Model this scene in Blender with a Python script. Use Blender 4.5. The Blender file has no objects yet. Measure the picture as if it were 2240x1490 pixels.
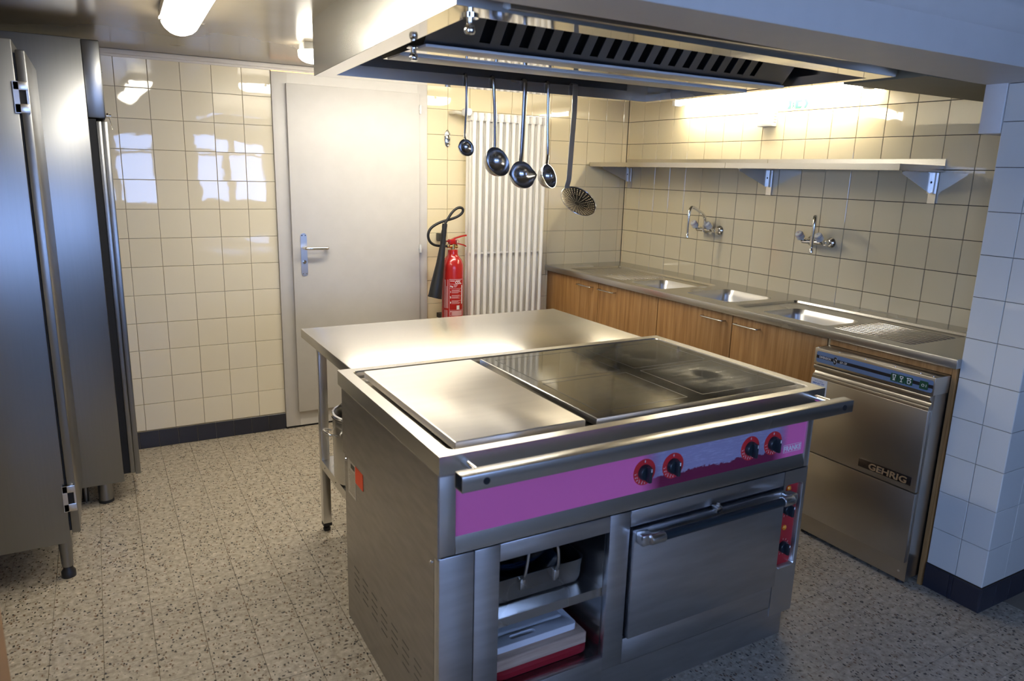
import bpy, bmesh, math, random
from mathutils import Vector, Matrix
random.seed(7)
S = bpy.context.scene
COL = S.collection
PI = math.pi
V = Vector

# ---------------------------------------------------------------- camera
cam_d = bpy.data.cameras.new('camera'); cam = bpy.data.objects.new('camera', cam_d); COL.objects.link(cam)
yaw, pitch, roll = 0.51827598, -0.22836422, 0.02749114
fw = V((math.sin(yaw)*math.cos(pitch), math.cos(yaw)*math.cos(pitch), math.sin(pitch)))
rt = V((math.cos(yaw), -math.sin(yaw), 0)); up = rt.cross(fw)
rt2 = rt*math.cos(roll) + up*math.sin(roll); up2 = -rt*math.sin(roll) + up*math.cos(roll)
cam.matrix_world = Matrix(((rt2.x, up2.x, -fw.x, -3.36998739), (rt2.y, up2.y, -fw.y, -4.31572846),
                           (rt2.z, up2.z, -fw.z, 1.56228076), (0, 0, 0, 1)))
cam_d.sensor_width = 36; cam_d.lens = 1590.314/2240*36; cam_d.clip_start = .02
cam_d.dof.use_dof = True; cam_d.dof.focus_distance = 3.6; cam_d.dof.aperture_fstop = 4.0
S.camera = cam

# ---------------------------------------------------------------- world, daylight, exposure
W = bpy.data.worlds.new('sky'); S.world = W; W.use_nodes = True
bg = W.node_tree.nodes['Background']
bg.inputs[0].default_value = (.33, .51, 1.0, 1); bg.inputs[1].default_value = 10.5
S.view_settings.view_transform = 'Standard'; S.view_settings.look = 'None'
S.view_settings.exposure = 0.68; S.view_settings.gamma = 1; S.view_settings.use_curve_mapping = False
S.cycles.use_denoising = True
S.cycles.max_bounces = 9; S.cycles.diffuse_bounces = 5; S.cycles.glossy_bounces = 5
S.cycles.sample_clamp_indirect = 6.0
S.cycles.caustics_reflective = False; S.cycles.caustics_refractive = False
def portal(name, loc, rot, sx, sy):
    l = bpy.data.lights.new(name, 'AREA'); l.shape = 'RECTANGLE'; l.size = sx; l.size_y = sy
    l.cycles.is_portal = True
    o = bpy.data.objects.new(name, l); COL.objects.link(o); o.location = loc; o.rotation_euler = rot
WINS = [(-3.60, -2.62), (-2.20, -1.25)]       # window openings of the front wall (x range)
WZ = (.98, 1.93); YF = -6.3
for a, b in WINS:
    portal('window_portal', ((a+b)/2, YF-.12, sum(WZ)/2), (PI/2, 0, PI), b-a, WZ[1]-WZ[0])
LWIN = (-5.6, -3.9)                                      # window of the left wall of the front room (y range)
portal('window_portal', (-4.72, sum(LWIN)/2, 1.45), (PI/2, 0, -PI/2), LWIN[1]-LWIN[0], .95)

# ---------------------------------------------------------------- materials
MATS = {}
def nt(name):
    m = bpy.data.materials.new(name); m.use_nodes = True
    t = m.node_tree; b = t.nodes['Principled BSDF']; MATS[name] = m
    return m, t, b
def ln(t, a, b): t.links.new(a, b)
def node(t, kind, **kw):
    n = t.nodes.new(kind)
    for k, v in kw.items(): setattr(n, k, v)
    return n
def pos(t, scale=(1, 1, 1), rot=(0, 0, 0)):
    g = node(t, 'ShaderNodeNewGeometry'); mp = node(t, 'ShaderNodeMapping')
    mp.inputs['Scale'].default_value = scale; mp.inputs['Rotation'].default_value = rot
    ln(t, g.outputs['Position'], mp.inputs['Vector']); return mp.outputs[0]
def noise(t, vec, scale, detail=3, rough=.5):
    n = node(t, 'ShaderNodeTexNoise'); n.inputs['Scale'].default_value = scale
    n.inputs['Detail'].default_value = detail; n.inputs['Roughness'].default_value = rough
    if vec is not None: ln(t, vec, n.inputs['Vector'])
    return n
def ramp(t, fac, stops, interp='LINEAR'):
    r = node(t, 'ShaderNodeValToRGB'); r.color_ramp.interpolation = interp
    e = r.color_ramp.elements
    while len(e) < len(stops): e.new(.5)
    for i, (p, c) in enumerate(stops):
        e[i].position = p; e[i].color = (c, c, c, 1) if isinstance(c, (int, float)) else (*c, 1)
    ln(t, fac, r.inputs[0]); return r.outputs[0]
def mixc(t, fac, a, b, mode='MIX'):
    m = node(t, 'ShaderNodeMix', data_type='RGBA', blend_type=mode)
    for s, v in ((m.inputs[0], fac), (m.inputs[6], a), (m.inputs[7], b)):
        if hasattr(v, 'is_output'): ln(t, v, s)
        elif isinstance(v, (int, float)): s.default_value = v
        else: s.default_value = (*v, 1)
    return m.outputs[2]
def bump(t, b, h, strength, dist=.001):
    n = node(t, 'ShaderNodeBump'); n.inputs['Strength'].default_value = strength; n.inputs['Distance'].default_value = dist
    ln(t, h, n.inputs['Height']); ln(t, n.outputs[0], b.inputs['Normal'])
def plain(name, col, rough=.5, metal=0, spec=.5, coat=0, emit=None, es=0):
    m, t, b = nt(name)
    b.inputs['Base Color'].default_value = (*col, 1); b.inputs['Roughness'].default_value = rough
    b.inputs['Metallic'].default_value = metal; b.inputs['Specular IOR Level'].default_value = spec
    b.inputs['Coat Weight'].default_value = coat
    if emit: b.inputs['Emission Color'].default_value = (*emit, 1); b.inputs['Emission Strength'].default_value = es
    else:                                                  # faint handling marks so no surface is perfectly uniform
        n = noise(t, pos(t), 14, 3)
        ln(t, ramp(t, n.outputs[0], [(.3, tuple(c*.975 for c in col)), (.7, tuple(min(1, c*1.015) for c in col))]), b.inputs['Base Color'])
    return m
def steel(name, col=(.60, .585, .56), rough=.28, scale=(4, 300, 300), rot=(0, 0, 0), var=.03, bs=.05, cv=0, tan=None, an=.85):
    m, t, b = nt(name)
    b.inputs['Metallic'].default_value = 1
    p = pos(t, tuple(q*.55 if q > 50 else q for q in scale), rot)
    n = noise(t, p, 1, 2, .5)
    s = noise(t, pos(t), 3.5, 2, .5)
    ln(t, ramp(t, n.outputs[0], [(.3, tuple(c*(1-cv) for c in col)), (.7, tuple(min(1, c*(1+cv)) for c in col))]), b.inputs['Base Color'])
    a = node(t, 'ShaderNodeMath', operation='MULTIPLY_ADD'); a.inputs[1].default_value = var*.8; a.inputs[2].default_value = rough-var*.4
    ln(t, s.outputs[0], a.inputs[0]); ln(t, a.outputs[0], b.inputs['Roughness'])
    if tan:
        tv = node(t, 'ShaderNodeCombineXYZ')
        for q in range(3): tv.inputs[q].default_value = tan[q]
        ln(t, tv.outputs[0], b.inputs['Tangent']); b.inputs['Anisotropic'].default_value = an
    return m
steel('steel_top', (.72, .69, .645), .25, (5, 260, 260), var=.03, cv=.02, tan=(.02, 1, .05), an=.8)
steel('steel_frame', (.70, .675, .63), .27, (5, 260, 260), var=.03)
steel('steel_x', (.60, .585, .56), .27, (4, 300, 300))
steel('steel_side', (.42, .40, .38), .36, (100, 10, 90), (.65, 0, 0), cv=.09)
steel('steel_v', (.70, .69, .68), .30, (300, 300, 4))
steel('steel_y', (.60, .585, .56), .27, (300, 4, 300))
steel('steel_fridge', (.25, .255, .265), .32, (300, 300, 3), var=.04, cv=.015)
steel('steel_hood', (.58, .57, .54), .26, (10, 10, 60), var=.06)
steel('steel_baffle', (.40, .40, .41), .33)
steel('steel_dark', (.17, .165, .155), .36, (60, 60, 60))
steel('steel_machine', (.50, .465, .41), .30, (300, 5, 300), var=.05)
steel('steel_door', (.60, .60, .61), .33, (6, 60, 70), (0, -.75, 0), cv=.07)
steel('steel_griddle', (.82, .77, .70), .46, (5, 60, 60), var=.04, cv=.025, tan=(.02, 1, .05), an=.7)
steel('mirror_steel', (.74, .71, .66), .06, (40, 40, 40), var=.02, bs=.01)
steel('basin_steel', (.80, .79, .78), .30, (50, 50, 50), var=.05, bs=.02)
steel('ladle_steel', (.52, .52, .53), .20, (60, 60, 200), var=.05, bs=.02)
plain('chrome', (.80, .79, .78), .06, 1)
plain('brass', (.62, .47, .22), .25, 1)
plain('black_rubber', (.012, .012, .014), .45)
plain('black_plastic', (.014, .022, .028), .32)
plain('dark_gap', (.006, .006, .007), .7)  # near-black that paints the shade in gaps and holes, also gaskets
plain('door_paint', (.60, .575, .545), .42)
plain('white_paint', (.74, .72, .69), .35)
plain('radiator_paint', (.84, .82, .78), .30)
plain('trim_paint', (.64, .60, .57), .4)
plain('beam_paint', (.60, .57, .53), .42)
plain('soffit_shade', (.20, .18, .12), .6)  # dark olive carries the shade of the unlit duct in its colour
plain('room_paint', (.50, .49, .46), .6)
plain('grout_light', (.30, .25, .18), .8)
plain('grout_dark', (.045, .032, .022), .8)
plain('grout_floor', (.26, .22, .17), .8)
plain('red_paint', (.44, .016, .014), .22, coat=.4)
plain('red_dial', (.62, .025, .03), .4)
plain('red_panel', (.42, .018, .026), .35)
plain('orange_sticker', (.95, .10, .03), .5)
plain('print_white', (.80, .78, .78), .5)
plain('print_pink', (.66, .36, .38), .5)
plain('plastic_white', (.78, .78, .76), .4)
plain('plastic_ivory', (.72, .68, .56), .4)
plain('board_white', (.80, .82, .86), .35)
plain('board_red', (.33, .015, .025), .38)
plain('enamel_blue', (.006, .022, .045), .12, coat=.5)
plain('button_green', (.010, .060, .030), .4)
plain('panel_blue', (.115, .175, .30), .35)
plain('stripe_black', (.012, .012, .016), .35)
plain('badge_dark', (.10, .085, .085), .25, 1)
plain('badge_gold', (.62, .42, .22), .4, .7)
plain('paper', (.62, .68, .82), .6)
plain('print_blue', (.05, .14, .55), .6)
plain('sign_green', (.02, .26, .10), .6)
plain('trim_wood', (.36, .20, .10), .5)
plain('copper', (.60, .28, .12), .3, 1)
plain('tube_glow', (1, 1, 1), .5, emit=(1, .90, .68), es=40)
plain('diffuser_glow', (1, 1, 1), .5, emit=(1, .93, .78), es=20)
plain('diffuser_rear', (1, 1, 1), .5, emit=(1, .93, .78), es=23)
plain('bulb_glow', (1, 1, 1), .5, emit=(1, .92, .76), es=26)
plain('amber_lens', (.9, .30, .02), .2, coat=.5)
plain('blue_ring', (.25, .30, .60), .4); plain('red_ring', (.55, .15, .2), .4)

def tile_mat(name, a, b_, rough=.025, wav=.07):
    m, t, b = nt(name)
    oi = node(t, 'ShaderNodeObjectInfo')
    n = noise(t, pos(t), 3, 2)
    c = ramp(t, oi.outputs['Random'], [(0, a), (1, b_)])
    ln(t, mixc(t, .5, c, ramp(t, n.outputs[0], [(.3, a), (.7, b_)])), b.inputs['Base Color'])
    b.inputs['Roughness'].default_value = rough; b.inputs['Specular IOR Level'].default_value = .55
    w = noise(t, pos(t), 11, 2, .4); bump(t, b, w.outputs[0], wav, .004)
    return m
tile_mat('tile_cream', (.765, .685, .520), (.800, .725, .565))
tile_mat('tile_warm_lit', (.800, .690, .455), (.825, .725, .495))  # the cream tile again, warmer lamp light put into its yellow
tile_mat('tile_white', (.66, .66, .62), (.69, .69, .65), .05)
tile_mat('tile_black', (.016, .018, .030), (.026, .028, .042), .30, .1)
# ceiling: glossy cream paint
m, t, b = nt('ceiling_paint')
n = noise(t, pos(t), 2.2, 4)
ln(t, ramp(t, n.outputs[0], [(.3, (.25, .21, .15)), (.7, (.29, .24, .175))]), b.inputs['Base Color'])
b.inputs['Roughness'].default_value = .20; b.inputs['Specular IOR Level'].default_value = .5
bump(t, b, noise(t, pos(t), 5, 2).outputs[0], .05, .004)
# wood
m, t, b = nt('oak')
p = pos(t, (14, 22, 1.0)); n = noise(t, p, 2.2, 6, .62)
p2 = pos(t, (60, 140, 2.2)); n2 = noise(t, p2, 2, 3, .6)
c1 = ramp(t, n.outputs[0], [(.28, (.235, .110, .032)), (.5, (.36, .185, .062)), (.74, (.46, .265, .105))])
c2 = ramp(t, n2.outputs[0], [(.35, .72), (.62, 1.0)])
ln(t, mixc(t, .55, c1, c2, 'MULTIPLY'), b.inputs['Base Color']); b.inputs['Roughness'].default_value = .42
bump(t, b, n2.outputs[0], .1, .0005)
m, t, b = nt('pale_wood')
p = pos(t, (3, 40, 40)); n = noise(t, p, 2.0, 5, .6)
ln(t, ramp(t, n.outputs[0], [(.3, (.42, .28, .20)), (.7, (.62, .46, .35))]), b.inputs['Base Color']); b.inputs['Roughness'].default_value = .6
# terrazzo
m, t, b = nt('terrazzo')
p = pos(t)
base = ramp(t, noise(t, p, 46, 4, .65).outputs[0], [(.30, (.27, .225, .165)), (.52, (.43, .375, .295)), (.72, (.56, .50, .41))])
def chips(scale, lo, hi, stretch=(1, 1, 1), rz=0):
    v = node(t, 'ShaderNodeTexVoronoi'); v.inputs['Scale'].default_value = scale
    wv = noise(t, p, 90, 2); wm = mixc(t, .012, pos(t, stretch, (0, 0, rz)), wv.outputs[1], 'ADD')
    ln(t, wm, v.inputs['Vector'])
    sep = node(t, 'ShaderNodeSeparateColor'); ln(t, v.outputs['Color'], sep.inputs[0])
    m1 = ramp(t, v.outputs['Distance'], [(lo, 1.0), (hi, 0.0)])
    return m1, sep
m1, s1 = chips(105, .30, .38, (1, .62, 1), .5)
sel = ramp(t, s1.outputs[0], [(.54, 0.0), (.56, 1.0)], 'LINEAR')
mk = node(t, 'ShaderNodeMath', operation='MULTIPLY'); ln(t, m1, mk.inputs[0]); ln(t, sel, mk.inputs[1])
c = mixc(t, mk.outputs[0], base, ramp(t, s1.outputs[1], [(0, (.020, .020, .020)), (.45, (.055, .05, .04)), (.6, (.15, .09, .05)), (1, (.20, .12, .07))]))
m2, s2 = chips(75, .30, .38, (.7, 1, 1), 1.1)
sel2 = ramp(t, s2.outputs[0], [(.86, 0.0), (.88, 1.0)])
mk2 = node(t, 'ShaderNodeMath', operation='MULTIPLY'); ln(t, m2, mk2.inputs[0]); ln(t, sel2, mk2.inputs[1])
c = mixc(t, mk2.outputs[0], c, ramp(t, s2.outputs[1], [(0, (.03, .03, .03)), (.5, (.10, .08, .06)), (.6, (.58, .50, .40)), (1, (.62, .54, .44))]))
oi = node(t, 'ShaderNodeObjectInfo')
c = mixc(t, .35, c, ramp(t, oi.outputs['Random'], [(0, .95), (1, 1.0)]), 'MULTIPLY')
# rust-brown dirt bands along the back wall and where the tall cabinets stood
ln(t, c, b.inputs['Base Color']); b.inputs['Roughness'].default_value = .38; b.inputs['Specular IOR Level'].default_value = .35
# worn purple fascia of the cooking range
m, t, b = nt('fascia')
p = pos(t)
sx = node(t, 'ShaderNodeSeparateXYZ'); ln(t, p, sx.inputs[0])
nz = noise(t, pos(t, (60, 60, 110)), 1, 5, .7); nb = noise(t, pos(t, (9, 9, 9)), 1, 3, .6)
edge = ramp(t, nb.outputs[0], [(.25, 0.0), (.75, 1.0)])
def mathn(op, a, b2, clampv=False):
    q = node(t, 'ShaderNodeMath', operation=op, use_clamp=clampv)
    for s, v in ((q.inputs[0], a), (q.inputs[1], b2)):
        if hasattr(v, 'is_output'): ln(t, v, s)
        else: s.default_value = v
    return q.outputs[0]
# bare band in x from -2.02 to -1.50, ragged lower edge at about z .70
xa = mathn('MULTIPLY', mathn('SUBTRACT', sx.outputs[0], -2.075), 14, True)
xb = mathn('MULTIPLY', mathn('SUBTRACT', -1.468, sx.outputs[0]), 16, True)
zz = mathn('ADD', sx.outputs[2], mathn('MULTIPLY', mathn('SUBTRACT', nz.outputs[0], .5), .030))
zz = mathn('ADD', zz, mathn('MULTIPLY', mathn('SUBTRACT', nb.outputs[0], .5), .05))
za = mathn('MULTIPLY', mathn('SUBTRACT', zz, .706), 300, True)
bare = mathn('MULTIPLY', mathn('MULTIPLY', xa, xb), za)
inband = mathn('MULTIPLY', xa, xb)
paint = mixc(t, inband, (.88, .17, .42), (.17, .012, .05))
scr = ramp(t, noise(t, pos(t, (25, 25, 240), (0, .5, 0)), 1, 5, .75).outputs[0], [(.52, 0.0), (.64, 1.0)])
metalc = mixc(t, mathn('MULTIPLY', scr, .35), (.42, .38, .58), (.80, .80, .95))
ln(t, mixc(t, bare, paint, metalc), b.inputs['Base Color'])
ln(t, mathn('MULTIPLY', bare, .35), b.inputs['Metallic']); b.inputs['Roughness'].default_value = .42
# glass hob with dried residue
m, t, b = nt('hob_glass')
p = pos(t)
def blob(cx, cy, r0, r1, sxx=1, syy=1):
    mp = node(t, 'ShaderNodeMapping'); mp.inputs['Location'].default_value = (-cx*sxx, -cy*syy, 0); mp.inputs['Scale'].default_value = (sxx, syy, 0)
    g = node(t, 'ShaderNodeNewGeometry'); ln(t, g.outputs['Position'], mp.inputs[0])
    L = node(t, 'ShaderNodeVectorMath', operation='LENGTH'); ln(t, mp.outputs[0], L.inputs[0])
    return ramp(t, L.outputs['Value'], [(r0, 1.0), (r1, 0.0)])
def blobs(cx, cy, r_in, r_out, w=1.0, sxx=1, syy=1):
    out = blob(cx, cy, r_out*.25, r_out, sxx, syy); inn = blob(cx, cy, r_in*.6, r_in, sxx, syy)
    return mathn('MULTIPLY', mathn('SUBTRACT', out, mathn('MULTIPLY', inn, .8), True), w)
h = mathn('MAXIMUM', blobs(-1.62, -2.58, .060, .26, .46, 1.15, .95), blobs(-1.63, -2.28, .085, .24, .30))
h = mathn('MAXIMUM', h, blobs(-2.02, -2.60, .02, .26, .22))
h = mathn('MULTIPLY', h, ramp(t, noise(t, p, 9, 5, .65).outputs[0], [(.30, .35), (.65, 1.0)]))
h = mathn('MULTIPLY', h, ramp(t, noise(t, pos(t, (3, 22, 1), (0, 0, .35)), 2.2, 4, .6).outputs[0], [(.30, .45), (.62, 1.0)]))
film = mathn('MULTIPLY', ramp(t, noise(t, pos(t, (3, 5, 1)), 1.6, 4, .6).outputs[0], [(.35, .0), (.75, 1.0)]), .16)
h = mathn('MAXIMUM', h, film)
ln(t, mixc(t, h, (.012, .011, .009), (.34, .33, .26)), b.inputs['Base Color'])
rr = mathn('MULTIPLY_ADD', h, .55); rr.node.inputs[2].default_value = .035
ln(t, rr, b.inputs['Roughness']); b.inputs['Specular IOR Level'].default_value = .8
# thin window glass / clear lid glass
m, t, b = nt('pane_glass')
t.nodes.remove(b); out = t.nodes['Material Output']
tr = node(t, 'ShaderNodeBsdfTransparent'); gl = node(t, 'ShaderNodeBsdfGlossy'); gl.inputs['Roughness'].default_value = .02
fr = node(t, 'ShaderNodeFresnel'); fr.inputs[0].default_value = 1.45; mx = node(t, 'ShaderNodeMixShader')
ln(t, fr.outputs[0], mx.inputs[0]); ln(t, tr.outputs[0], mx.inputs[1]); ln(t, gl.outputs[0], mx.inputs[2]); ln(t, mx.outputs[0], out.inputs[0])

# ---------------------------------------------------------------- mesh helpers
class B:
    def __init__(s): s.bm = bmesh.new()
    def box(s, x0, x1, y0, y1, z0, z1, bev=0, seg=2):
        r = bmesh.ops.create_cube(s.bm, size=1)
        vs = r['verts']
        bmesh.ops.scale(s.bm, vec=(x1-x0, y1-y0, z1-z0), verts=vs)
        bmesh.ops.translate(s.bm, vec=((x0+x1)/2, (y0+y1)/2, (z0+z1)/2), verts=vs)
        if bev:
            es = list({e for v in vs for e in v.link_edges})
            bmesh.ops.bevel(s.bm, geom=es, offset=bev, segments=seg, affect='EDGES', profile=.5)
        return s
    def poly(s, pts): s.bm.faces.new([s.bm.verts.new(p) for p in pts]); return s
    def prism(s, pts, d):                     # closed extrusion of a planar polygon by vector d
        d = V(d); a = [s.bm.verts.new(p) for p in pts]; b = [s.bm.verts.new(V(p)+d) for p in pts]
        n = len(pts); s.bm.faces.new(a[::-1]); s.bm.faces.new(b)
        for i in range(n): s.bm.faces.new((a[i], a[(i+1) % n], b[(i+1) % n], b[i]))
        return s
    def loft(s, loops, cap0=False, cap1=False, closed=True):
        L = [[s.bm.verts.new(p) for p in lp] for lp in loops]; n = len(loops[0])
        for a, b in zip(L, L[1:]):
            for i in range(n if closed else n-1): s.bm.faces.new((a[i], a[(i+1) % n], b[(i+1) % n], b[i]))
        if cap0: s.bm.faces.new(L[0][::-1])
        if cap1: s.bm.faces.new(L[-1])
        return s
    def ring(s, c, ax, r, seg, ry=None):
        ax = V(ax).normalized(); h = V((0, 0, 1)) if abs(ax.z) < .9 else V((1, 0, 0))
        u = ax.cross(h).normalized(); w = ax.cross(u)
        return [V(c)+u*r*math.cos(2*PI*i/seg)+w*(ry or r)*math.sin(2*PI*i/seg) for i in range(seg)]
    def cyl(s, p0, p1, r0, r1=None, seg=16, cap=True):
        ax = V(p1)-V(p0); r1 = r0 if r1 is None else r1
        return s.loft([s.ring(p0, ax, r0, seg), s.ring(p1, ax, r1, seg)], cap, cap)
    def lathe(s, c, ax, prof, seg=24, cap0=False, cap1=False):   # prof: (radius, distance along axis)
        ax = V(ax).normalized(); c = V(c)
        return s.loft([s.ring(c+ax*h, ax, max(r, 1e-4), seg) for r, h in prof], cap0, cap1)
    def tube(s, pts, r, seg=10, flat=1.0, cap=True, smooth=0):
        pts = [V(p) for p in pts]; rs = list(r) if hasattr(r, '__len__') else [r]*len(pts)
        for _ in range(smooth):
            q, qr = [pts[0]], [rs[0]]
            for i in range(len(pts)-1):
                q += [pts[i].lerp(pts[i+1], .25), pts[i].lerp(pts[i+1], .75)]; qr += [rs[i]*.75+rs[i+1]*.25, rs[i]*.25+rs[i+1]*.75]
            pts, rs = q+[pts[-1]], qr+[rs[-1]]
        loops = []; u = None
        for i, p in enumerate(pts):
            tn = ((pts[min(i+1, len(pts)-1)]-p).normalized()+(p-pts[max(i-1, 0)]).normalized()).normalized()
            if u is None: u = tn.cross(V((0, 0, 1)) if abs(tn.z) < .9 else V((0, 1, 0))).normalized()
            u = (u-tn*u.dot(tn)).normalized(); w = tn.cross(u)
            loops.append([p+u*rs[i]*math.cos(2*PI*k/seg)+w*rs[i]*flat*math.sin(2*PI*k/seg) for k in range(seg)])
        return s.loft(loops, cap, cap)
def rrect(cx, cy, hx, hy, r, z, seg=5):
    out = []
    for k, (sx, sy) in enumerate(((1, 1), (-1, 1), (-1, -1), (1, -1))):
        for i in range(seg+1):
            a = k*PI/2+i*PI/2/seg
            out.append((cx+sx*(hx-r)+r*math.cos(a), cy+sy*(hy-r)+r*math.sin(a), z))
    return out
def rr4(x0, x1, y0, y1, r, z, seg=5): return rrect((x0+x1)/2, (y0+y1)/2, (x1-x0)/2, (y1-y0)/2, r, z, seg)
def holed(bm, outer, holes):                  # flat face with holes, triangulated
    es = []
    for lp in [outer]+holes:
        vs = [bm.verts.new(p) for p in lp]
        es += [bm.edges.new((vs[i], vs[(i+1) % len(vs)])) for i in range(len(vs))]
    bmesh.ops.triangle_fill(bm, use_beauty=True, use_dissolve=False, edges=es)
def root_loc(p):
    while p is not None:
        if p.type == 'EMPTY': return p.location.copy()
        p = p.parent
    return V((0, 0, 0))
def obj(name, b, mat, parent=None, smooth=40, **props):
    me = bpy.data.meshes.new(name)
    if isinstance(b, B):
        bmesh.ops.remove_doubles(b.bm, verts=b.bm.verts, dist=1e-6)
        bmesh.ops.recalc_face_normals(b.bm, faces=b.bm.faces)
        b.bm.to_mesh(me); b.bm.free()
    else: me = b
    if smooth:
        for f in me.polygons: f.use_smooth = True
        me.set_sharp_from_angle(angle=math.radians(smooth))
    me.materials.clear(); me.materials.append(MATS[mat])
    o = bpy.data.objects.new(name, me); COL.objects.link(o)
    if parent is not None:
        o.parent = parent
        if parent.type == 'EMPTY': o.location = -parent.location
    for k, v in props.items(): o[k] = v
    return o
def thing(name, label, cat, loc, group=None, kind=None):
    o = bpy.data.objects.new(name, None); COL.objects.link(o); o.location = loc; o.empty_display_size = .05
    if label: o['label'] = label
    if cat: o['category'] = cat
    if group: o['group'] = group
    if kind: o['kind'] = kind
    return o
def struct(name, b, mat, label, cat, parent=None, smooth=40):
    o = obj(name, b, mat, parent, smooth)
    if parent is None: o['kind'] = 'structure'; o['label'] = label; o['category'] = cat
    return o
def bx(*a, **k): return B().box(*a, **k)
def copy_part(src, parent, loc=None, rot=None):
    c = src.copy(); COL.objects.link(c); c.parent = parent
    if loc is not None: c.location = loc
    if rot is not None: c.rotation_euler = rot
    return c
# flat lettering: curve text turned into a thin mesh, placed by an origin and two axes
def text(name, s, size, origin, xd, yd, mat, parent, ext=.0004, align='LEFT', shear=0, offset=0, wrap=None, sx=1):
    cu = bpy.data.curves.new('t', 'FONT'); cu.body = s; cu.size = size; cu.extrude = ext; cu.align_x = align; cu.shear = shear
    cu.offset = offset; cu.resolution_u = 3
    o = bpy.data.objects.new('t', cu); COL.objects.link(o)
    dg = bpy.context.evaluated_depsgraph_get(); me = bpy.data.meshes.new_from_object(o.evaluated_get(dg))
    bpy.data.objects.remove(o); bpy.data.curves.remove(cu)
    xd, yd = V(xd).normalized(), V(yd).normalized(); nd = xd.cross(yd); og = V(origin)
    for v in me.vertices:
        if wrap: v.co = wrap(v.co.x*sx, v.co.y, v.co.z)
        else: v.co = og+xd*v.co.x*sx+yd*v.co.y+nd*v.co.z
    me.name = name
    return obj(name, me, mat, parent, smooth=0)

# ================================================================ SETTING
T = .152; Z0 = .1015; XL, YB = -4.25, 0.0
# --- floor: slab with 15 cm terrazzo tiles
fl = struct('floor', bx(-4.7, 1.9, YF, .1, -.10, -.004), 'grout_floor', 'speckled beige terrazzo floor laid in small square tiles', 'floor')
FT = .151
def tile_mesh(w, h, d, bev):                  # bevelled slab, front face at +z, size w x h
    b = B(); x, y = w/2, h/2
    b.loft([[(-x, -y, -d), (x, -y, -d), (x, y, -d), (-x, y, -d)], [(-x, -y, -bev), (x, -y, -bev), (x, y, -bev), (-x, y, -bev)],
            [(-x+bev, -y+bev, 0), (x-bev, -y+bev, 0), (x-bev, y-bev, 0), (-x+bev, y-bev, 0)]], cap1=True)
    me = bpy.data.meshes.new('tile'); bmesh.ops.recalc_face_normals(b.bm, faces=b.bm.faces); b.bm.to_mesh(me); b.bm.free()
    return me
fm = tile_mesh(FT-.0012, FT-.0012, .006, .0006); fm.materials.append(MATS['terrazzo'])
rest = B(); nfl = 0
for i in range(-14, 30):
    for j in range(0, 42):
        cx = -2.57-FT*(i+.5); cy = -.002-FT*(j+.5)
        if not (-4.65 < cx < 1.85 and cy > YF+.05): continue
        vis = (-3.62 < cx < -2.58 and cy > -2.95) or (-2.60 < cx < -2.3 and -1.35 < cy) or (-1.34 < cx < -.42 and -3.5 < cy < -2.3)
        if vis and nfl < 298:
            o = bpy.data.objects.new('floor_tile', fm); COL.objects.link(o); o.parent = fl; o.location = (cx, cy, 0)
            o.rotation_euler = (random.uniform(-.002, .002), random.uniform(-.002, .002), 0); nfl += 1
        else:
            h = FT/2-.0006
            rest.poly([(cx-h, cy-h, 0), (cx+h, cy-h, 0), (cx+h, cy+h, 0), (cx-h, cy+h, 0)])
o = obj('floor_tile', rest, 'terrazzo', fl, smooth=0); o['kind'] = 'stuff'

# --- walls
def cellwall(name, b, mat, label): return struct(name, b, mat, label, 'wall')
wb = cellwall('wall_back', bx(-4.35, .12, .006, .14, -.1, 2.2), 'grout_light', 'back wall of cream glazed tiles around the pale door')
wr = cellwall('wall_right', bx(.006, .14, -2.97, .006, -.1, 2.2), 'grout_dark', 'right wall of cream tiles with dark joints above the sinks')
cellwall('wall_left', B().box(-4.35, -4.25, -3.2, .006, -.1, 2.2), 'room_paint', 'painted wall behind the tall steel cabinets')
TC = {}
def tiles(parent, axis, us, vs, mat, gap=.002, tilt=.0022, name='tile', flip=1, skip=None, plane=0):
    for (u0, u1) in us:
        for (v0, v1) in vs:
            if skip and skip((u0+u1)/2, (v0+v1)/2): continue
            w, h = round(u1-u0-gap, 4), round(v1-v0-gap, 4)
            k = (w, h, mat)
            if k not in TC: TC[k] = tile_mesh(w, h, .008, .0014); TC[k].materials.append(MATS[mat])
            o = bpy.data.objects.new(name, TC[k]); COL.objects.link(o); o.parent = parent
            cu, cv = (u0+u1)/2, (v0+v1)/2
            a, c = random.gauss(0, tilt), random.gauss(0, tilt)
            if axis == 'y': o.location = (cu, plane, cv); o.rotation_euler = (PI/2+a, 0, c)       # faces -y
            else: o.location = (plane, cu, cv); o.rotation_euler = (PI/2+a, 0, -PI/2+c)            # faces -x
rows = [(Z0+T*k, Z0+T*(k+1)) for k in range(13)]
xl = -3.38786; xm = -.80419; yr = -.17503
usL = [(xl+T*i, xl+T*(i+1)) for i in range(-5, 6)]
tiles(wb, 'y', usL, rows, 'tile_cream')
usR = [(xm+T*i, xm+T*(i+1)) for i in range(-4, 5)]
tiles(wb, 'y', [(-1.552, usR[0][0])]+usR+[(usR[-1][1], -.001)], rows, 'tile_warm_lit')
cols = [(yr, -.023), (-.023, -.002)]+[(yr-T*(i+1), yr-T*i) for i in range(0, 18)]
low = lambda u, v: v < .70                     # nothing of the right wall shows behind the cabinets
tiles(wr, 'x', cols, rows, 'tile_warm_lit', gap=.0028, skip=lambda u, v: v < .85)
wlow = B().box(-.002, .006, -2.9, 0, 0, .861); obj('plaster', wlow, 'room_paint', wr)
obj('wall_plug', B().cyl((-3.290, -.008, 1.985), (-3.290, .004, 1.985), .005, seg=10).box(-3.293, -3.287, -.010, -.002, 1.968, 1.985), 'button_green', wb)
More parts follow.
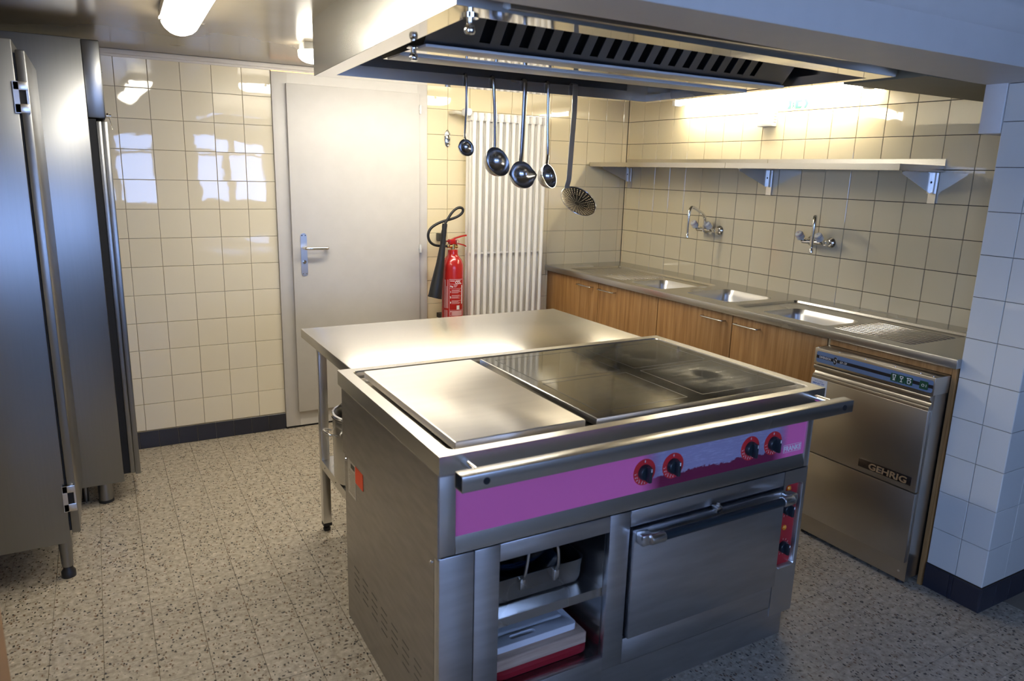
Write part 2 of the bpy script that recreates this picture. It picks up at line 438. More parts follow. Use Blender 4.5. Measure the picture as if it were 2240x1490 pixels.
# black skirting tiles
sk = struct('baseboard_back', bx(-4.25, -2.477, -.002, .006, 0, .10), 'grout_light', 'low black tiled skirting along the back wall', 'skirting')
tiles(sk, 'y', [(-2.477-.0995*(i+1), -2.477-.0995*i) for i in range(17)], [(.001, .0995)], 'tile_black', plane=-.006, gap=.0016)
sk2 = struct('baseboard_back', bx(-1.552, -.66, -.002, .006, 0, .10), 'grout_light', 'low black tiled skirting below the radiator', 'skirting')
tiles(sk2, 'y', [(-1.552+.0995*i, -1.552+.0995*(i+1)) for i in range(9)], [(.001, .0995)], 'tile_black', plane=-.006, gap=.0016)
# pillar / divider between kitchen and front room
PX, PY0, PY1 = -.63, -2.87, -3.08
wd = cellwall('wall_divider', bx(PX+.006, 1.9, PY1+.006, PY0, -.1, 1.905), 'grout_dark', 'tiled pillar end of the dividing wall right of the dishwasher')
ym = -2.981
tiles(wd, 'x', [(PY1, ym), (ym, PY0)], rows[:11]+[(rows[10][1], 1.899)], 'tile_white', plane=PX, gap=.002)
tiles(wd, 'y', [(PX+T*i+.006*0, PX+T*(i+1)) for i in range(0, 6)], rows[:11]+[(rows[10][1], 1.899)], 'tile_white', plane=PY1, gap=.002)
bs = struct('baseboard_divider', B().prism([(PX-.002, PY0, 0), (PX-.002, PY1-.002, 0), (.4, PY1-.002, 0), (.4, PY1+.004, 0), (PX+.004, PY1+.004, 0), (PX+.004, PY0, 0)], (0, 0, .1)), 'grout_dark', 'black tiled skirting around the foot of the pillar', 'skirting')
tiles(bs, 'x', [(PY1, -2.98), (-2.98, -2.965), (-2.965, PY0)], [(.001, .0995)], 'tile_black', plane=PX-.006, gap=.0014)
tiles(bs, 'y', [(PX-.006+.1*i, PX-.006+.1*(i+1)) for i in range(7)], [(.001, .0995)], 'tile_black', plane=PY1-.006, gap=.0014)
cellwall('wall_divider_left', bx(-4.7, -3.612, PY1, -2.87, -.1, 1.905), 'beam_paint', 'painted end of the dividing wall by the left cabinets')
struct('trim_1', bx(-3.612, -3.583, PY1-.015, -2.86, 0, 1.9, bev=.004), 'trim_wood', 'brown wooden edge strip at the lower left corner', 'trim')
# beam over the opening (its rear edge runs slightly askew)
bm_ = B().prism([(-4.7, PY1, 1.90), (1.9, PY1, 1.90), (1.9, -2.78, 1.90), (-.56, -2.79, 1.90), (-2.22, -2.895, 1.90), (-4.7, -2.93, 1.90)], (0, 0, .22))
beam = struct('ceiling_beam', bm_, 'beam_paint', 'wide pale painted beam across the top right in front of the hood', 'beam')
mo = B().loft([[(x, y, z) for (y, z) in ((PY1+.002, 1.985), (PY1-.006, 1.990), (PY1-.010, 2.0), (PY1-.028, 2.028), (PY1-.032, 2.036), (PY1-.032, 2.048), (PY1+.002, 2.05))] for x in (-4.7, 1.9)], True, True)
obj('moulding', mo, 'beam_paint', beam)
struct('trim_3', bx(-.634, -.40, PY0+.002, -2.795, 1.735, 1.905, bev=.004), 'white_paint', 'white boxed-in pipe casing tucked under the beam beside the pillar', 'casing')
struct('ceiling_soffit', bx(-.985, .0, -2.80, -2.49, 1.90, 2.10), 'soffit_shade', 'boxed duct running from the hood to the right wall, its shade painted in dark olive', 'duct')
# ceiling, other walls of the front room
struct('ceiling', bx(-4.7, 1.9, YF, .12, 2.10, 2.2), 'ceiling_paint', 'low glossy cream ceiling', 'ceiling')
cellwall('wall_left_front', B().box(-4.8, -4.7, YF-.2, PY1, -.1, .98).box(-4.8, -4.7, YF-.2, PY1, 1.93, 2.2).box(-4.8, -4.7, YF-.2, LWIN[0], .98, 1.93).box(-4.8, -4.7, LWIN[1], PY1, .98, 1.93), 'room_paint', 'painted left wall of the front room')
cellwall('wall_right_front', bx(1.9, 2.0, YF-.2, -2.8, -.1, 2.2), 'room_paint', 'painted right wall of the front room')
fwb = B().box(-4.7, 1.9, YF-.2, YF, -.1, WZ[0]).box(-4.7, 1.9, YF-.2, YF, WZ[1], 2.2)
e = [-4.7]+[q for a in WINS for q in a]+[1.9]
for i in range(0, len(e), 2): fwb.box(e[i], e[i+1], YF-.2, YF, WZ[0], WZ[1])
cellwall('wall_front', fwb, 'room_paint', 'painted front wall with two windows behind the viewer')
def window(n, a, b, axis):
    w = thing('window_%d' % n, 'window number %d of the front room with white wooden frame' % n, 'window', (((a+b)/2, YF-.06, WZ[0]) if axis == 'y' else (-4.76, (a+b)/2, WZ[0])), kind='structure')
    f = B(); mid = (a+b)/2
    def q(u0, u1, z0, z1, d=.05):
        if axis == 'y': f.box(u0, u1, YF-.06-d/2, YF-.06+d/2, z0, z1)
        else: f.box(-4.76-d/2, -4.76+d/2, u0, u1, z0, z1)
    q(a, a+.05, *WZ); q(b-.05, b, *WZ); q(a, b, WZ[0], WZ[0]+.06); q(a, b, WZ[1]-.05, WZ[1]); q(mid-.045, mid+.045, *WZ); q(a, b, 1.66, 1.70)
    obj('window_frame', f, 'white_paint', w)
    obj('pane', B().box(a, b, YF-.062, YF-.058, *WZ) if axis == 'y' else B().box(-4.762, -4.758, a, b, *WZ), 'pane_glass', w)
for n, (a, b) in enumerate(WINS): window(n+1, a, b, 'y')
window(3, LWIN[0], LWIN[1], 'x')
# cornice trims on the two tiled walls
struct('trim_2', B().box(-4.25, -.02, -.020, .004, 2.077, 2.099, bev=.002).box(-4.25, -.02, -.008, .004, 2.066, 2.078), 'trim_paint', 'pale painted strip between back wall tiles and ceiling', 'trim')
struct('trim_4', bx(-.012, .004, -2.48, 0, 2.077, 2.10), 'trim_paint', 'thin pale strip under the ceiling above the sinks', 'trim')

# --- door
d = thing('door_1', 'pale painted flush door with steel lever handle', 'door', (-2.02, 0, 0), kind='structure')
f = B().box(-2.476, -2.39, -.014, .008, .012, 2.062, bev=.002).box(-1.622, -1.556, -.014, .008, .012, 2.062, bev=.002).box(-2.391, -1.621, -.014, .008, 1.992, 2.062).box(-2.391, -1.621, -.014, .008, .012, .118)
obj('door_frame', f, 'door_paint', d)
leaf = obj('door_leaf', bx(-2.402, -1.617, -.036, -.012, .104, 2.003, bev=.003), 'door_paint', d)
obj('seal', B().box(-2.476, -1.556, -.010, .004, 2.062, 2.067), 'copper', d); obj('threshold', bx(-2.476, -1.556, -.012, .006, 0, .012), 'dark_gap', d)
pl_ = B(); pl_.loft([[(p[0], -.036-dz, p[2]) for p in [(x, 0, y) for x, y, _ in rrect(-2.338, 1.058, .0185, .125, .0184, 0, 6)]] for dz in (0, .003)], True, True)
esc = obj('escutcheon', pl_, 'steel_v', d)
hd = B().tube([(-2.343, -.038, 1.100), (-2.343, -.085, 1.100), (-2.325, -.092, 1.099), (-2.225, -.092, 1.097), (-2.208, -.085, 1.097), (-2.208, -.050, 1.097)], .0095, 10, smooth=1)
obj('lever_handle', hd, 'chrome', d)
obj('keyhole', B().lathe((-2.338, -.039, 1.016), (0, -1, 0), [(.011, 0), (.011, .003), (.007, .004), (.004, .0015)], 14, True, True), 'chrome', esc)
for x in (-.010, .010):
    for z in (1.17, .947): obj('screw', B().lathe((-2.338+x, -.039, z), (0, -1, 0), [(.0035, 0), (.0035, .001)], 8, False, True), 'chrome', esc)
for z in (1.912, 1.075, .25): obj('hinge', B().cyl((-1.612, -.040, z-.026), (-1.612, -.040, z+.026), .007).box(-1.622, -1.604, -.042, -.036, z-.003, z+.003), 'plastic_white', d)

# ================================================================ LIGHTS OF THE ROOM
def batten(name, label, p0, p1, hw, drop, zc, glow, group=None):
    c = (V(p0)+V(p1))/2; t_ = thing(name, label, 'lamp', (c.x, c.y, zc), group)
    along = (V(p1)-V(p0)).normalized(); side = V((0, 0, 1)).cross(along)
    b = B(); loops = []
    n = 10
    prof = [(-math.cos(PI*i/n)*hw, -math.sin(PI*i/n)*drop) for i in range(n+1)]
    Lh = (V(p1)-V(p0)).length/2; cc = V((c.x, c.y, zc-.03))
    for k in range(17):
        s = -1+k/8; e_ = abs(s); off = s*Lh
        sc_ = 1 if e_ < .97 else .0
        # rounded ends: last hw metres shrink like a half ellipse
        dist = Lh-abs(off); off2 = off
        loops.append((off, 1.0))
    loops = [(-Lh, .05)]+[(-Lh+hw*(1-math.cos(a)), max(.05, math.sin(a))) for a in (PI/8, PI/4, 3*PI/8, PI/2)]+[(Lh-hw*(1-math.cos(a)), max(.05, math.sin(a))) for a in (PI/2, 3*PI/8, PI/4, PI/8)]+[(Lh, .05)]
    b.loft([[cc+along*o_+side*(x*s)+V((0, 0, z*(.35+.65*s))) for x, z in prof] for o_, s in loops], True, True)
    obj('diffuser', b, glow, t_)
    base = B().prism([cc+along*Lh*.98*a+side*hw*1.04*q+V((0, 0, 0)) for a, q in ((-1, -.8), (-.9, -1), (.9, -1), (1, -.8), (1, .8), (.9, 1), (-.9, 1), (-1, .8))], (0, 0, .032))
    obj('housing', base, 'plastic_white', t_)
    for a in (-.8, 0, .8):
        for q in (-1, 1):
            pc = cc+along*Lh*a+side*hw*1.06*q
            obj('clip', bx(pc.x-.006, pc.x+.006, pc.y-.012, pc.y+.012, pc.z-.016, pc.z+.012), 'chrome', t_)
    return t_
batten('ceiling_lamp', 'long glowing tube lamp on the ceiling above the left floor', (-3.075, -2.45, 0), (-3.04, -1.16, 0), .066, .055, 2.10, 'diffuser_glow')
batten('ceiling_lamp', 'glowing tube lamp on the ceiling behind the hood, its end showing', (-2.515, -.80, 0), (-1.03, -.80, 0), .066, .055, 2.10, 'diffuser_rear')
# wall tube above the sinks
wl = thing('wall_lamp', 'bright bare fluorescent tube fixed high above the sinks', 'lamp', (-.03, -1.28, 2.02))
obj('tube', B().cyl((-.095, -.61, 2.014), (-.095, -1.93, 2.014), .017, seg=16), 'tube_glow', wl)
obj('lamp_body', B().box(-.062, -.004, -1.97, -.57, 2.028, 2.072, bev=.004), 'plastic_white', wl)
for y in (-.595, -1.945): obj('tube_holder', B().box(-.115, -.055, y-.014, y+.014, 1.995, 2.045, bev=.004), 'plastic_white', wl)

# ================================================================ EXTRACTOR HOOD
ZH = 1.90
oLB, oLF, oRF, oRB = V((-2.595, -1.364, ZH)), V((-2.676, -2.822, ZH)), V((-1.035, -2.724, ZH)), V((-1.010, -1.428, ZH))
iLB, iLF, iRF, iRB = V((-2.534, -1.453, ZH)), V((-2.602, -2.735, ZH)), V((-1.075, -2.648, ZH)), V((-1.062, -1.478, ZH))
hood = thing('extractor_hood', 'large stainless extractor hood hanging above the cooking range', 'hood', (-1.83, -2.09, ZH))
upv = V((0, 0, .2))
O = [oLB, oLF, oRF, oRB]; I = [iLB, iLF, iRF, iRB]
for i, nm in enumerate(('side_panel', 'front_panel', 'side_panel', 'rear_panel')):
    a, b_ = O[i], O[(i+1) % 4]; nrm = (b_-a).cross(upv).normalized(); cc = sum(O, V())/4
    if nrm.dot(cc-a) < 0: nrm = -nrm
    lean = V((0, -.042, 0)) if nm == 'front_panel' else V((0, 0, 0))
    obj(nm, B().prism([a, b_, b_+upv+lean, a+upv+lean], nrm*.002), 'steel_hood', hood)
rim = B()
rim.loft([[p for p in O], [p for p in I]]); rim.loft([[p+V((0, 0, .003)) for p in O], [p+V((0, 0, .003)) for p in I]])
obj('rim', rim, 'mirror_steel', hood)
lp = B().prism([iLB, iRB, iRB+V((0, 0, .042)), iLB+V((0, 0, .042))], (0, .002, 0))
obj('hanging_lip', lp, 'steel_x', hood)
for i, k in ((0, 1), (1, 2), (2, 3)):
    obj('inner_lip', B().prism([I[i], I[k], I[k]+V((0, 0, .03)), I[i]+V((0, 0, .03))], (0, .0015, 0) if i == 1 else (.0015, 0, 0)), 'steel_x', hood)
obj('cavity_lining', B().box(-2.575, -1.02, -1.425, -1.421, 1.905, 2.098).box(-2.58, -1.04, -2.72, -1.44, 2.092, 2.098), 'steel_dark', hood)
# V shaped filter trough in the middle
FX0, FX1 = -2.535, -1.10
tb = obj('light_panel', bx(FX0, FX1, -2.250, -1.975, 1.899, 1.905), 'mirror_steel', hood)
obj('light_rail', bx(FX0, FX1, -2.325, -2.240, 1.893, 1.901, bev=.002), 'white_paint', hood)
obj('light_rail', bx(FX0, FX1+.02, -2.125, -2.015, 1.893, 1.900, bev=.002), 'white_paint', hood)
obj('trough_side', B().prism([(FX0, -2.31, 1.902), (FX0, -1.97, 1.902), (FX0, -1.80, 2.095), (FX0, -2.48, 2.095)], (.003, 0, 0)), 'steel_hood', hood)
obj('trough_side', B().prism([(FX1, -2.31, 1.902), (FX1, -1.97, 1.902), (FX1, -1.80, 2.095), (FX1, -2.48, 2.095)], (.003, 0, 0)), 'steel_hood', hood)
def slope(z): return -2.31-(z-1.902)*.84
fz0, fz1 = 1.921, 2.078
n_ = V((0, -.76, -.64))
def pq(x0, x1, z0, z1, th, off=0):
    o3 = n_*off
    return B().prism([V((x0, slope(z0), z0))+o3, V((x1, slope(z0), z0))+o3, V((x1, slope(z1), z1))+o3, V((x0, slope(z1), z1))+o3], n_*th)
fh = B()
def addq(bb, *a):
    q = pq(*a); me = bpy.data.meshes.new('x'); q.bm.to_mesh(me); q.bm.free(); bb.bm.from_mesh(me); bpy.data.meshes.remove(me)
addq(fh, FX0, FX1, 1.902, fz0, .002); addq(fh, FX0, FX1, fz1, 2.095, .002); addq(fh, FX0, -2.372, fz0, fz1, .002); addq(fh, -1.262, FX1, fz0, fz1, .002)
obj('filter_frame', fh, 'steel_baffle', hood)
obj('filter_backing', pq(-2.40, -1.24, fz0-.01, fz1+.01, .002, -.030), 'dark_gap', hood)
for k in range(17):
    x = -2.337+.0635*k
    bar = pq(x, x+.0325, fz0-.002, fz1+.002, .0025, .001)
    bo = obj('filter_baffle', bar, 'steel_baffle', hood)
for k, x in enumerate((-2.32, -1.93, -1.60, -1.31)):
    obj('filter_latch', pq(x-.014, x+.014, 1.988, 2.02, .014, .004), 'steel_dark', hood)
obj('rear_trough', B().prism([(FX0, -1.975, 1.902), (FX1, -1.975, 1.902), (FX1, -1.80, 2.09), (FX0, -1.80, 2.09)], (0, .002, .001)), 'steel_dark', hood)
for (x, y) in ((-2.600, -2.735), (-2.545, -2.26)):
    dr = B().cyl((x, y, 1.895), (x, y, 1.900), .020, seg=16).cyl((x, y, 1.878), (x, y, 1.896), .008, seg=12).lathe((x, y, 1.878), (0, 0, -1), [(.008, -.004), (.012, .0), (.013, .010), (.010, .016)], 16, True, True)
    obj('drain_tap', dr, 'chrome', hood)
obj('seam_strip', bx(-2.55, -1.2, -2.832, -2.815, 1.906, 1.922), 'steel_hood', hood)

# ================================================================ LADLES
def ladle(name, label, hook, pts, r, n, depth, hr=.0045, flat=.6, spout=None, mat='ladle_steel', hw=None):
    t_ = thing(name, label, 'ladle', (hook[0], hook[1], ZH+.045), 'serving utensils hanging from the hood')
    x = hook[0]; yb, yf = -1.452+(x+2.534)*-.017, 0
    yb = -1.453-(x+2.534)*.017
    path = [(x, yb+.016, 1.925), (x, yb+.014, 1.944), (x, yb+.001, 1.951), (x, yb-.012, 1.944), (x, yb-.014, 1.925)]+pts
    obj('handle', B().tube(path, hr, 10, flat=flat, smooth=1), mat, t_)
    n = V(n).normalized(); c = V(pts[-1])                       # pts[-1] is the rim point where the handle joins
    tv = (V((0, 0, 1))-n*n.z).normalized(); c0 = c-tv*r          # rim centre
    prof = []
    K = 9
    for i in range(K+1):
        a = PI/2*i/K; prof.append((r*math.cos(a)+1e-4, -depth*math.sin(a)))
    th = .0016; outer = [(q+th*(.7 if i else 1), h_-th) for i, (q, h_) in enumerate(prof)]
    b = B(); b.lathe(c0, n, [(q, h_) for q, h_ in prof[::-1]], 28)
    b.lathe(c0, n, [(q, h_) for q, h_ in outer[::-1]], 28, True)
    b.lathe(c0, n, [(r, 0), (r+.0022, 0), (r+.0022, -.002), (r, -th)], 28)
    if spout:
        for sd in spout:
            sv = n.cross(tv)*sd; p = c0+sv*r
            for v in b.bm.verts:
                dd = (v.co-p).length
                if dd < r*.42 and (v.co-c0).dot(n) > -depth*.55: v.co += sv*r*.22*(1-dd/(r*.42))+n*.002
    obj('bowl', b, mat, t_)
    return t_
ladle('ladle', 'smallest ladle with a pouring lip, leftmost under the hood', (-1.999, -1.47), [(-1.996, -1.472, 1.825), (-1.998, -1.474, 1.786), (-2.006, -1.478, 1.70), (-2.004, -1.482, 1.687)], .034, (.10, -.95, .30), .029, .0055, .55, (1,))
ladle('ladle', 'deep cylindrical ladle without lip, second from left', (-1.874, -1.47), [(-1.868, -1.473, 1.87), (-1.863, -1.475, 1.80), (-1.862, -1.478, 1.70), (-1.863, -1.480, 1.66)], .062, (.22, -.90, .36), .056, .0078, .6)
ladle('ladle', 'large ladle with two pouring lips, middle of the row', (-1.722, -1.47), [(-1.721, -1.473, 1.772), (-1.728, -1.476, 1.625), (-1.733, -1.480, 1.606)], .059, (.05, -.94, .33), .052, .0110, .42, (1, -1))
ladle('ladle', 'medium ladle with side lip, right of the large ladle', (-1.606, -1.47), [(-1.597, -1.473, 1.779), (-1.590, -1.473, 1.645), (-1.592, -1.476, 1.630), (-1.603, -1.488, 1.598)], .053, (.42, -.86, .30), .052, .0074, .6, (1,))
# skimmer
t_ = thing('skimmer', 'flat perforated skimmer with a long flat handle, rightmost under the hood', 'skimmer', (-1.468, -1.47, ZH+.045), 'serving utensils hanging from the hood')
hb = B()
for q in ([(-1.468, -1.455, 1.925), (-1.468, -1.456, 1.946), (-1.468, -1.470, 1.953), (-1.468, -1.486, 1.946), (-1.468, -1.486, 1.828), (-1.482, -1.487, 1.535), (-1.484, -1.488, 1.528), (-1.486, -1.480, 1.505), (-1.484, -1.478, 1.495)],):
    hb.loft([[V(p)+V((sx_*.0130, sy_*.0012, 0)) for sx_, sy_ in ((-1, -1), (1, -1), (1, 1), (-1, 1))] for p in q], True, True)
obj('handle', hb, 'steel_v', t_)
n = V((.0, -.70, .71)).normalized()
c0 = V((-1.452, -1.530, 1.440)); R_ = .088; b = B(); tv = (V((0, 0, 1))-n*n.z).normalized(); uv_ = n.cross(tv)
# disc built as a ring grid with real holes: small quads are left out on spokes
NR, NA = 22, 96
def dp(i, j, off=0):
    r = R_*i/NR; a = 2*PI*j/NA
    return c0+tv*r*math.cos(a)+uv_*r*math.sin(a)-n*(.018*(1-(i/NR)**2))+n*off
grid = [[b.bm.verts.new(dp(i, j)) for j in range(NA)] for i in range(1, NR+1)]
for i in range(NR-1):
    for j in range(NA):
        jj = j % 6
        if 2 <= i < NR-3 and i % 2 == 0 and (jj == 0 or (i > 10 and jj == 3)): continue
        b.bm.faces.new((grid[i][j], grid[i][(j+1) % NA], grid[i+1][(j+1) % NA], grid[i+1][j]))
b.bm.faces.new(grid[0])
obj('perforated_disc', b, 'ladle_steel', t_)
obj('disc_rim', B().tube([dp(NR, j) for j in list(range(0, NA, 3))+[0]], .0016, 6), 'ladle_steel', t_)

# ================================================================ COOKING RANGE
RX0, RX1, RY0, RY1 = -2.72, -1.356, -2.012, -2.848
FY = -2.820                                      # front plane of the body
BX0, BX1 = -2.708, -1.358
rg = thing('cooking_range', 'wide stainless cooking range with griddle, glass hob and oven', 'stove', (-2.04, -2.43, 0))
ZT = .905
# top frame with a sunken well
tp = B(); outer = [(RX0, RY1, ZT), (RX1, RY1, ZT), (RX1, RY0, ZT), (RX0, RY0, ZT)]
wl0 = rr4(-2.682, -1.392, -2.818, -2.047, .02, ZT)
holed(tp.bm, outer, [wl0])
tp.loft([wl0, rr4(-2.680, -1.394, -2.816, -2.049, .02, ZT-.004), rr4(-2.678, -1.396, -2.814, -2.051, .018, ZT-.026)], cap1=True)
tp.loft([outer, [(x, y, ZT-.048) for x, y, z in outer], [(x+.01 if x < -2 else x-.01, y+.02 if y < -2.4 else y-.01, ZT-.062) for x, y, z in outer]])
obj('top_frame', tp, 'steel_frame', rg, smooth=30)
ZG = .9115
gp = B(); L0 = rr4(-2.652, -2.262, -2.790, -2.082, .004, ZG-.022, 2); gp.loft([L0, rr4(-2.652, -2.262, -2.790, -2.082, .004, ZG-.002, 2), rr4(-2.650, -2.264, -2.788, -2.084, .004, ZG, 2)], True, True)
obj('griddle_plate', gp, 'steel_griddle', rg)
gf = B(); gf.loft([rr4(-2.229, -1.427, -2.794, -2.087, .003, ZG-.022, 2), rr4(-2.229, -1.427, -2.794, -2.087, .003, ZG-.0015, 2), rr4(-2.226, -1.430, -2.791, -2.090, .003, ZG, 2)], True)
obj('hob_frame', gf.box(-2.226, -1.430, -2.791, -2.090, ZG-.006, ZG-.0025), 'steel_x', rg)
gg = obj('glass_hob', bx(-2.2255, -1.4305, -2.7905, -2.0905, ZG-.0020, ZG+.0004), 'hob_glass', rg)
zl = B()
for x0, x1, y0, y1 in ((-1.80, -1.47, -2.75, -2.45), (-1.80, -1.47, -2.42, -2.13), (-2.19, -1.86, -2.75, -2.45), (-2.19, -1.86, -2.42, -2.13)):
    for a in ((x0, x1, y0, y0+.002), (x0, x1, y1-.002, y1), (x0, x0+.002, y0, y1), (x1-.002, x1, y0, y1)): zl.box(*a, ZG+.0003, ZG+.0007)
obj('zone_line', zl, 'stripe_black', gg)
# body
sd = B().prism([(BX0, -2.030, 0), (BX0, -2.030, .613), (BX0, FY+.03, .613), (BX0, FY+.03, 0)], (.004, 0, 0))
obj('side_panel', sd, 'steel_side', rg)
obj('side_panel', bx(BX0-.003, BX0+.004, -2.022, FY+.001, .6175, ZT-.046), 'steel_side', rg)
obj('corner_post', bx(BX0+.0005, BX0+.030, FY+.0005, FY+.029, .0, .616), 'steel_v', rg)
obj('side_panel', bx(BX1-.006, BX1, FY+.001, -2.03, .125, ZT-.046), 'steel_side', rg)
obj('rear_panel', bx(BX0+.004, BX1-.006, -2.034, -2.030, .02, ZT-.046), 'steel_x', rg)
obj('plinth', bx(BX0+.02, BX1-.042, FY+.0205, -2.06, 0, .126), 'steel_door', rg)
# upper front: posts, purple fascia, bevelled lower rim
obj('front_post', bx(BX0, -2.664, FY-.002, FY+.03, .626, ZT-.046, bev=.0015), 'steel_v', rg)
obj('front_post', bx(-1.384, BX1, FY-.002, FY+.03, .626, ZT-.046, bev=.0015), 'steel_v', rg)
obj('fascia_plate', bx(-2.664, -1.384, FY+.004, FY+.010, .672, ZT-.055), 'fascia', rg)
rim = B().prism([(-2.664, FY+.006, .680), (-2.664, FY-.004, .640), (-2.664, FY-.004, .628), (-2.664, FY+.02, .628), (-2.664, FY+.02, .680)], (1.28, 0, 0))
obj('fascia_rim', rim, 'steel_x', rg)
# lower front: panels around the open compartment and the oven
OX0, OX1, OZ0, OZ1 = -2.536, -2.180, .165, .572
obj('front_panel', bx(BX0, -2.611, FY-.002, FY+.02, .0, .622, bev=.002), 'steel_door', rg)
obj('front_panel', bx(-2.609, OX0, FY-.002, FY+.02, .0, .622, bev=.0015), 'steel_door', rg)
obj('header_panel', bx(OX0+.001, OX1-.001, FY-.001, FY+.02, OZ1, .622, bev=.0015), 'steel_door', rg)
obj('front_panel', bx(OX1, -2.109, FY-.002, FY+.02, .12, .622, bev=.0015), 'steel_door', rg)
obj('sill_panel', bx(OX0+.001, OX1+.001, FY-.001, FY+.02, .0, OZ0, bev=.0015), 'steel_door', rg)
obj('lower_panel', bx(OX1+.001, -1.400, FY+.0005, FY+.02, .0, .118), 'steel_door', rg)
obj('lower_panel', bx(-2.108, -1.468, FY-.001, FY+.02, .12, .205, bev=.0015), 'steel_door', rg)
obj('header_panel', bx(-2.107, -1.469, FY-.002, FY+.02, .572, .622, bev=.0015), 'steel_door', rg)
obj('door_gap_shade', bx(-2.108, -1.466, FY+.012, FY+.02, .204, .575), 'dark_gap', rg)  # dark sheet behind the oven door, shade of its gap painted in
# compartment lining
cv = B().box(OX0-.004, OX0, FY+.02, -2.20, OZ0-.01, OZ1+.02).box(OX1+.0, OX1+.004, FY+.02, -2.20, OZ0-.01, OZ1+.02).box(OX0, OX1, -2.204, -2.20, OZ0-.01, OZ1+.02).box(OX0, OX1, FY+.018, -2.20, OZ0-.012, OZ0-.008).box(OX0, OX1, FY+.02, -2.20, OZ1+.016, OZ1+.02)
obj('compartment_lining', cv, 'steel_x', rg)
obj('shelf', B().box(OX0+.001, OX1-.001, FY+.026, -2.21, .380, .384).box(OX0+.001, OX1-.001, FY+.024, FY+.0255, .356, .3838), 'steel_x', rg)
# oven door
od = obj('oven_door', bx(-2.101, -1.473, FY-.016, FY+.006, .211, .562, bev=.002), 'steel_door', rg)
hz, HY = .546, FY-.047
obj('handle_bar', B().cyl((-2.045, HY, hz), (-1.500, HY, hz), .0135, seg=18), 'black_plastic', od)
for xa, xb_, xc, xd in ((-2.100, -2.055, -2.075, -2.020), (-1.495, -1.452, -1.525, -1.476)):
    obj('handle_foot', bx(xa, xb_, HY-.004, FY-.015, hz-.0175, hz+.0175, bev=.006), 'steel_x', od)
    obj('handle_cap', B().lathe((xc, HY, hz), (1, 0, 0), [(.010, 0), (.0165, .004), (.0172, .008), (.0172, xd-xc-.003), (.0155, xd-xc)], 22, True, True), 'steel_x', od)
obj('latch', B().box(-1.795, -1.772, FY-.030, FY-.004, .560, .578, bev=.003).cyl((-1.783, FY-.02, .555), (-1.783, FY-.02, .59), .006), 'steel_x', rg)
# control column: recessed red panel
cx0, cx1, cz0, cz1 = -1.456, -1.372, .262, .572
cp = B(); holed(cp.bm, [(-1.466, FY-.002, .085), (BX1, FY-.002, .085), (BX1, FY-.002, .622), (-1.466, FY-.002, .622)], [[(x, FY-.002, z) for x, z, _ in rr4(cx0, cx1, cz0, cz1, .014, 0)]])
cp.loft([[(x, FY-.002, z) for x, z, _ in rr4(cx0, cx1, cz0, cz1, .014, 0)], [(x, FY+.001, z) for x, z, _ in rr4(cx0+.002, cx1-.002, cz0+.002, cz1-.002, .012, 0)], [(x, FY+.016, z) for x, z, _ in rr4(cx0+.005, cx1-.005, cz0+.005, cz1-.005, .010, 0)]])
cp.loft([[(-1.466, FY-.002, .085), (BX1, FY-.002, .085), (BX1, FY-.002, .622), (-1.466, FY-.002, .622)], [(-1.466, FY+.02, .085), (BX1, FY+.02, .085), (BX1, FY+.02, .622), (-1.466, FY+.02, .622)]])
obj('control_column', cp, 'steel_v', rg)
obj('control_panel', bx(cx0+.003, cx1-.003, FY+.0145, FY+.018, cz0+.003, cz1-.003), 'red_panel', rg)
def knob(x, z, y, r, parent, ticks, dial=0):
    yb = y
    dlr = None
    if dial:
        dlr = obj('dial', B().lathe((x, y, z), (0, -1, 0), [(dial, 0), (dial, .0012)], 32, False, True), 'red_dial', parent); yb = y-.0012
    kb = B().lathe((x, yb, z), (0, -1, 0), [(r, 0), (r, .006), (r*.93, .012), (r*.86, .014)], 28, True, True)
    kb.box(x-r*.24, x+r*.24, yb-.030, yb-.010, z-r*1.02, z+r*.90, bev=.003)
    k = obj('knob', kb, 'black_plastic', parent)
    obj('pointer', bx(x-.0012, x+.0012, yb-.0318, yb-.0298, z+r*.45, z+r*.86), 'print_white', k)
    tk = B()
    for a in ticks:
        a = math.radians(a); rr_ = (dial-.006) if dial else r+.007
        c = V((x+math.sin(a)*rr_, yb-.0003, z+math.cos(a)*rr_)); dvec = V((math.sin(a), 0, math.cos(a)))*.0028; sv = V((math.cos(a), 0, -math.sin(a)))*.0009
        tk.poly([c-dvec-sv, c+dvec-sv, c+dvec+sv, c-dvec+sv])
    if not dial:
        pass
    obj('scale_marks', tk, 'print_white', dlr or parent, smooth=0)['kind'] = 'stuff'
tks = [0]+list(range(140, 271, 18))
FYp = FY+.004
for x in (-2.066, -1.959, -1.641, -1.538): knob(x, .733, FYp, .0235, rg, tks, .0400)
for x in (-2.066, -1.959, -1.641, -1.538):
    text('dial_numeral', '0', .009, (x, FYp-.0014, .7615), (1, 0, 0), (0, 0, 1), 'print_white', rg, ext=.0001, align='CENTER')
    for k, a in enumerate(range(140, 271, 26)):
        a = math.radians(a); text('dial_numeral', str(6-k), .0075, (x+math.sin(a)*.0285, FYp-.0014, .733+math.cos(a)*.0285-.003), (1, 0, 0), (0, 0, 1), 'print_white', rg, ext=.0001, align='CENTER')
for z in (.474, .333): knob(-1.418, z, FY+.0145, .0205, rg, [-130, -100, -160, -190, 0, 30, 60, 85], 0)
for z in (.549, .405): obj('indicator_light', B().lathe((-1.421, FY+.0145, z), (0, -1, 0), [(.0095, 0), (.0095, .003), (.006, .006), (.002, .007)], 18, True, True), 'amber_lens', rg)
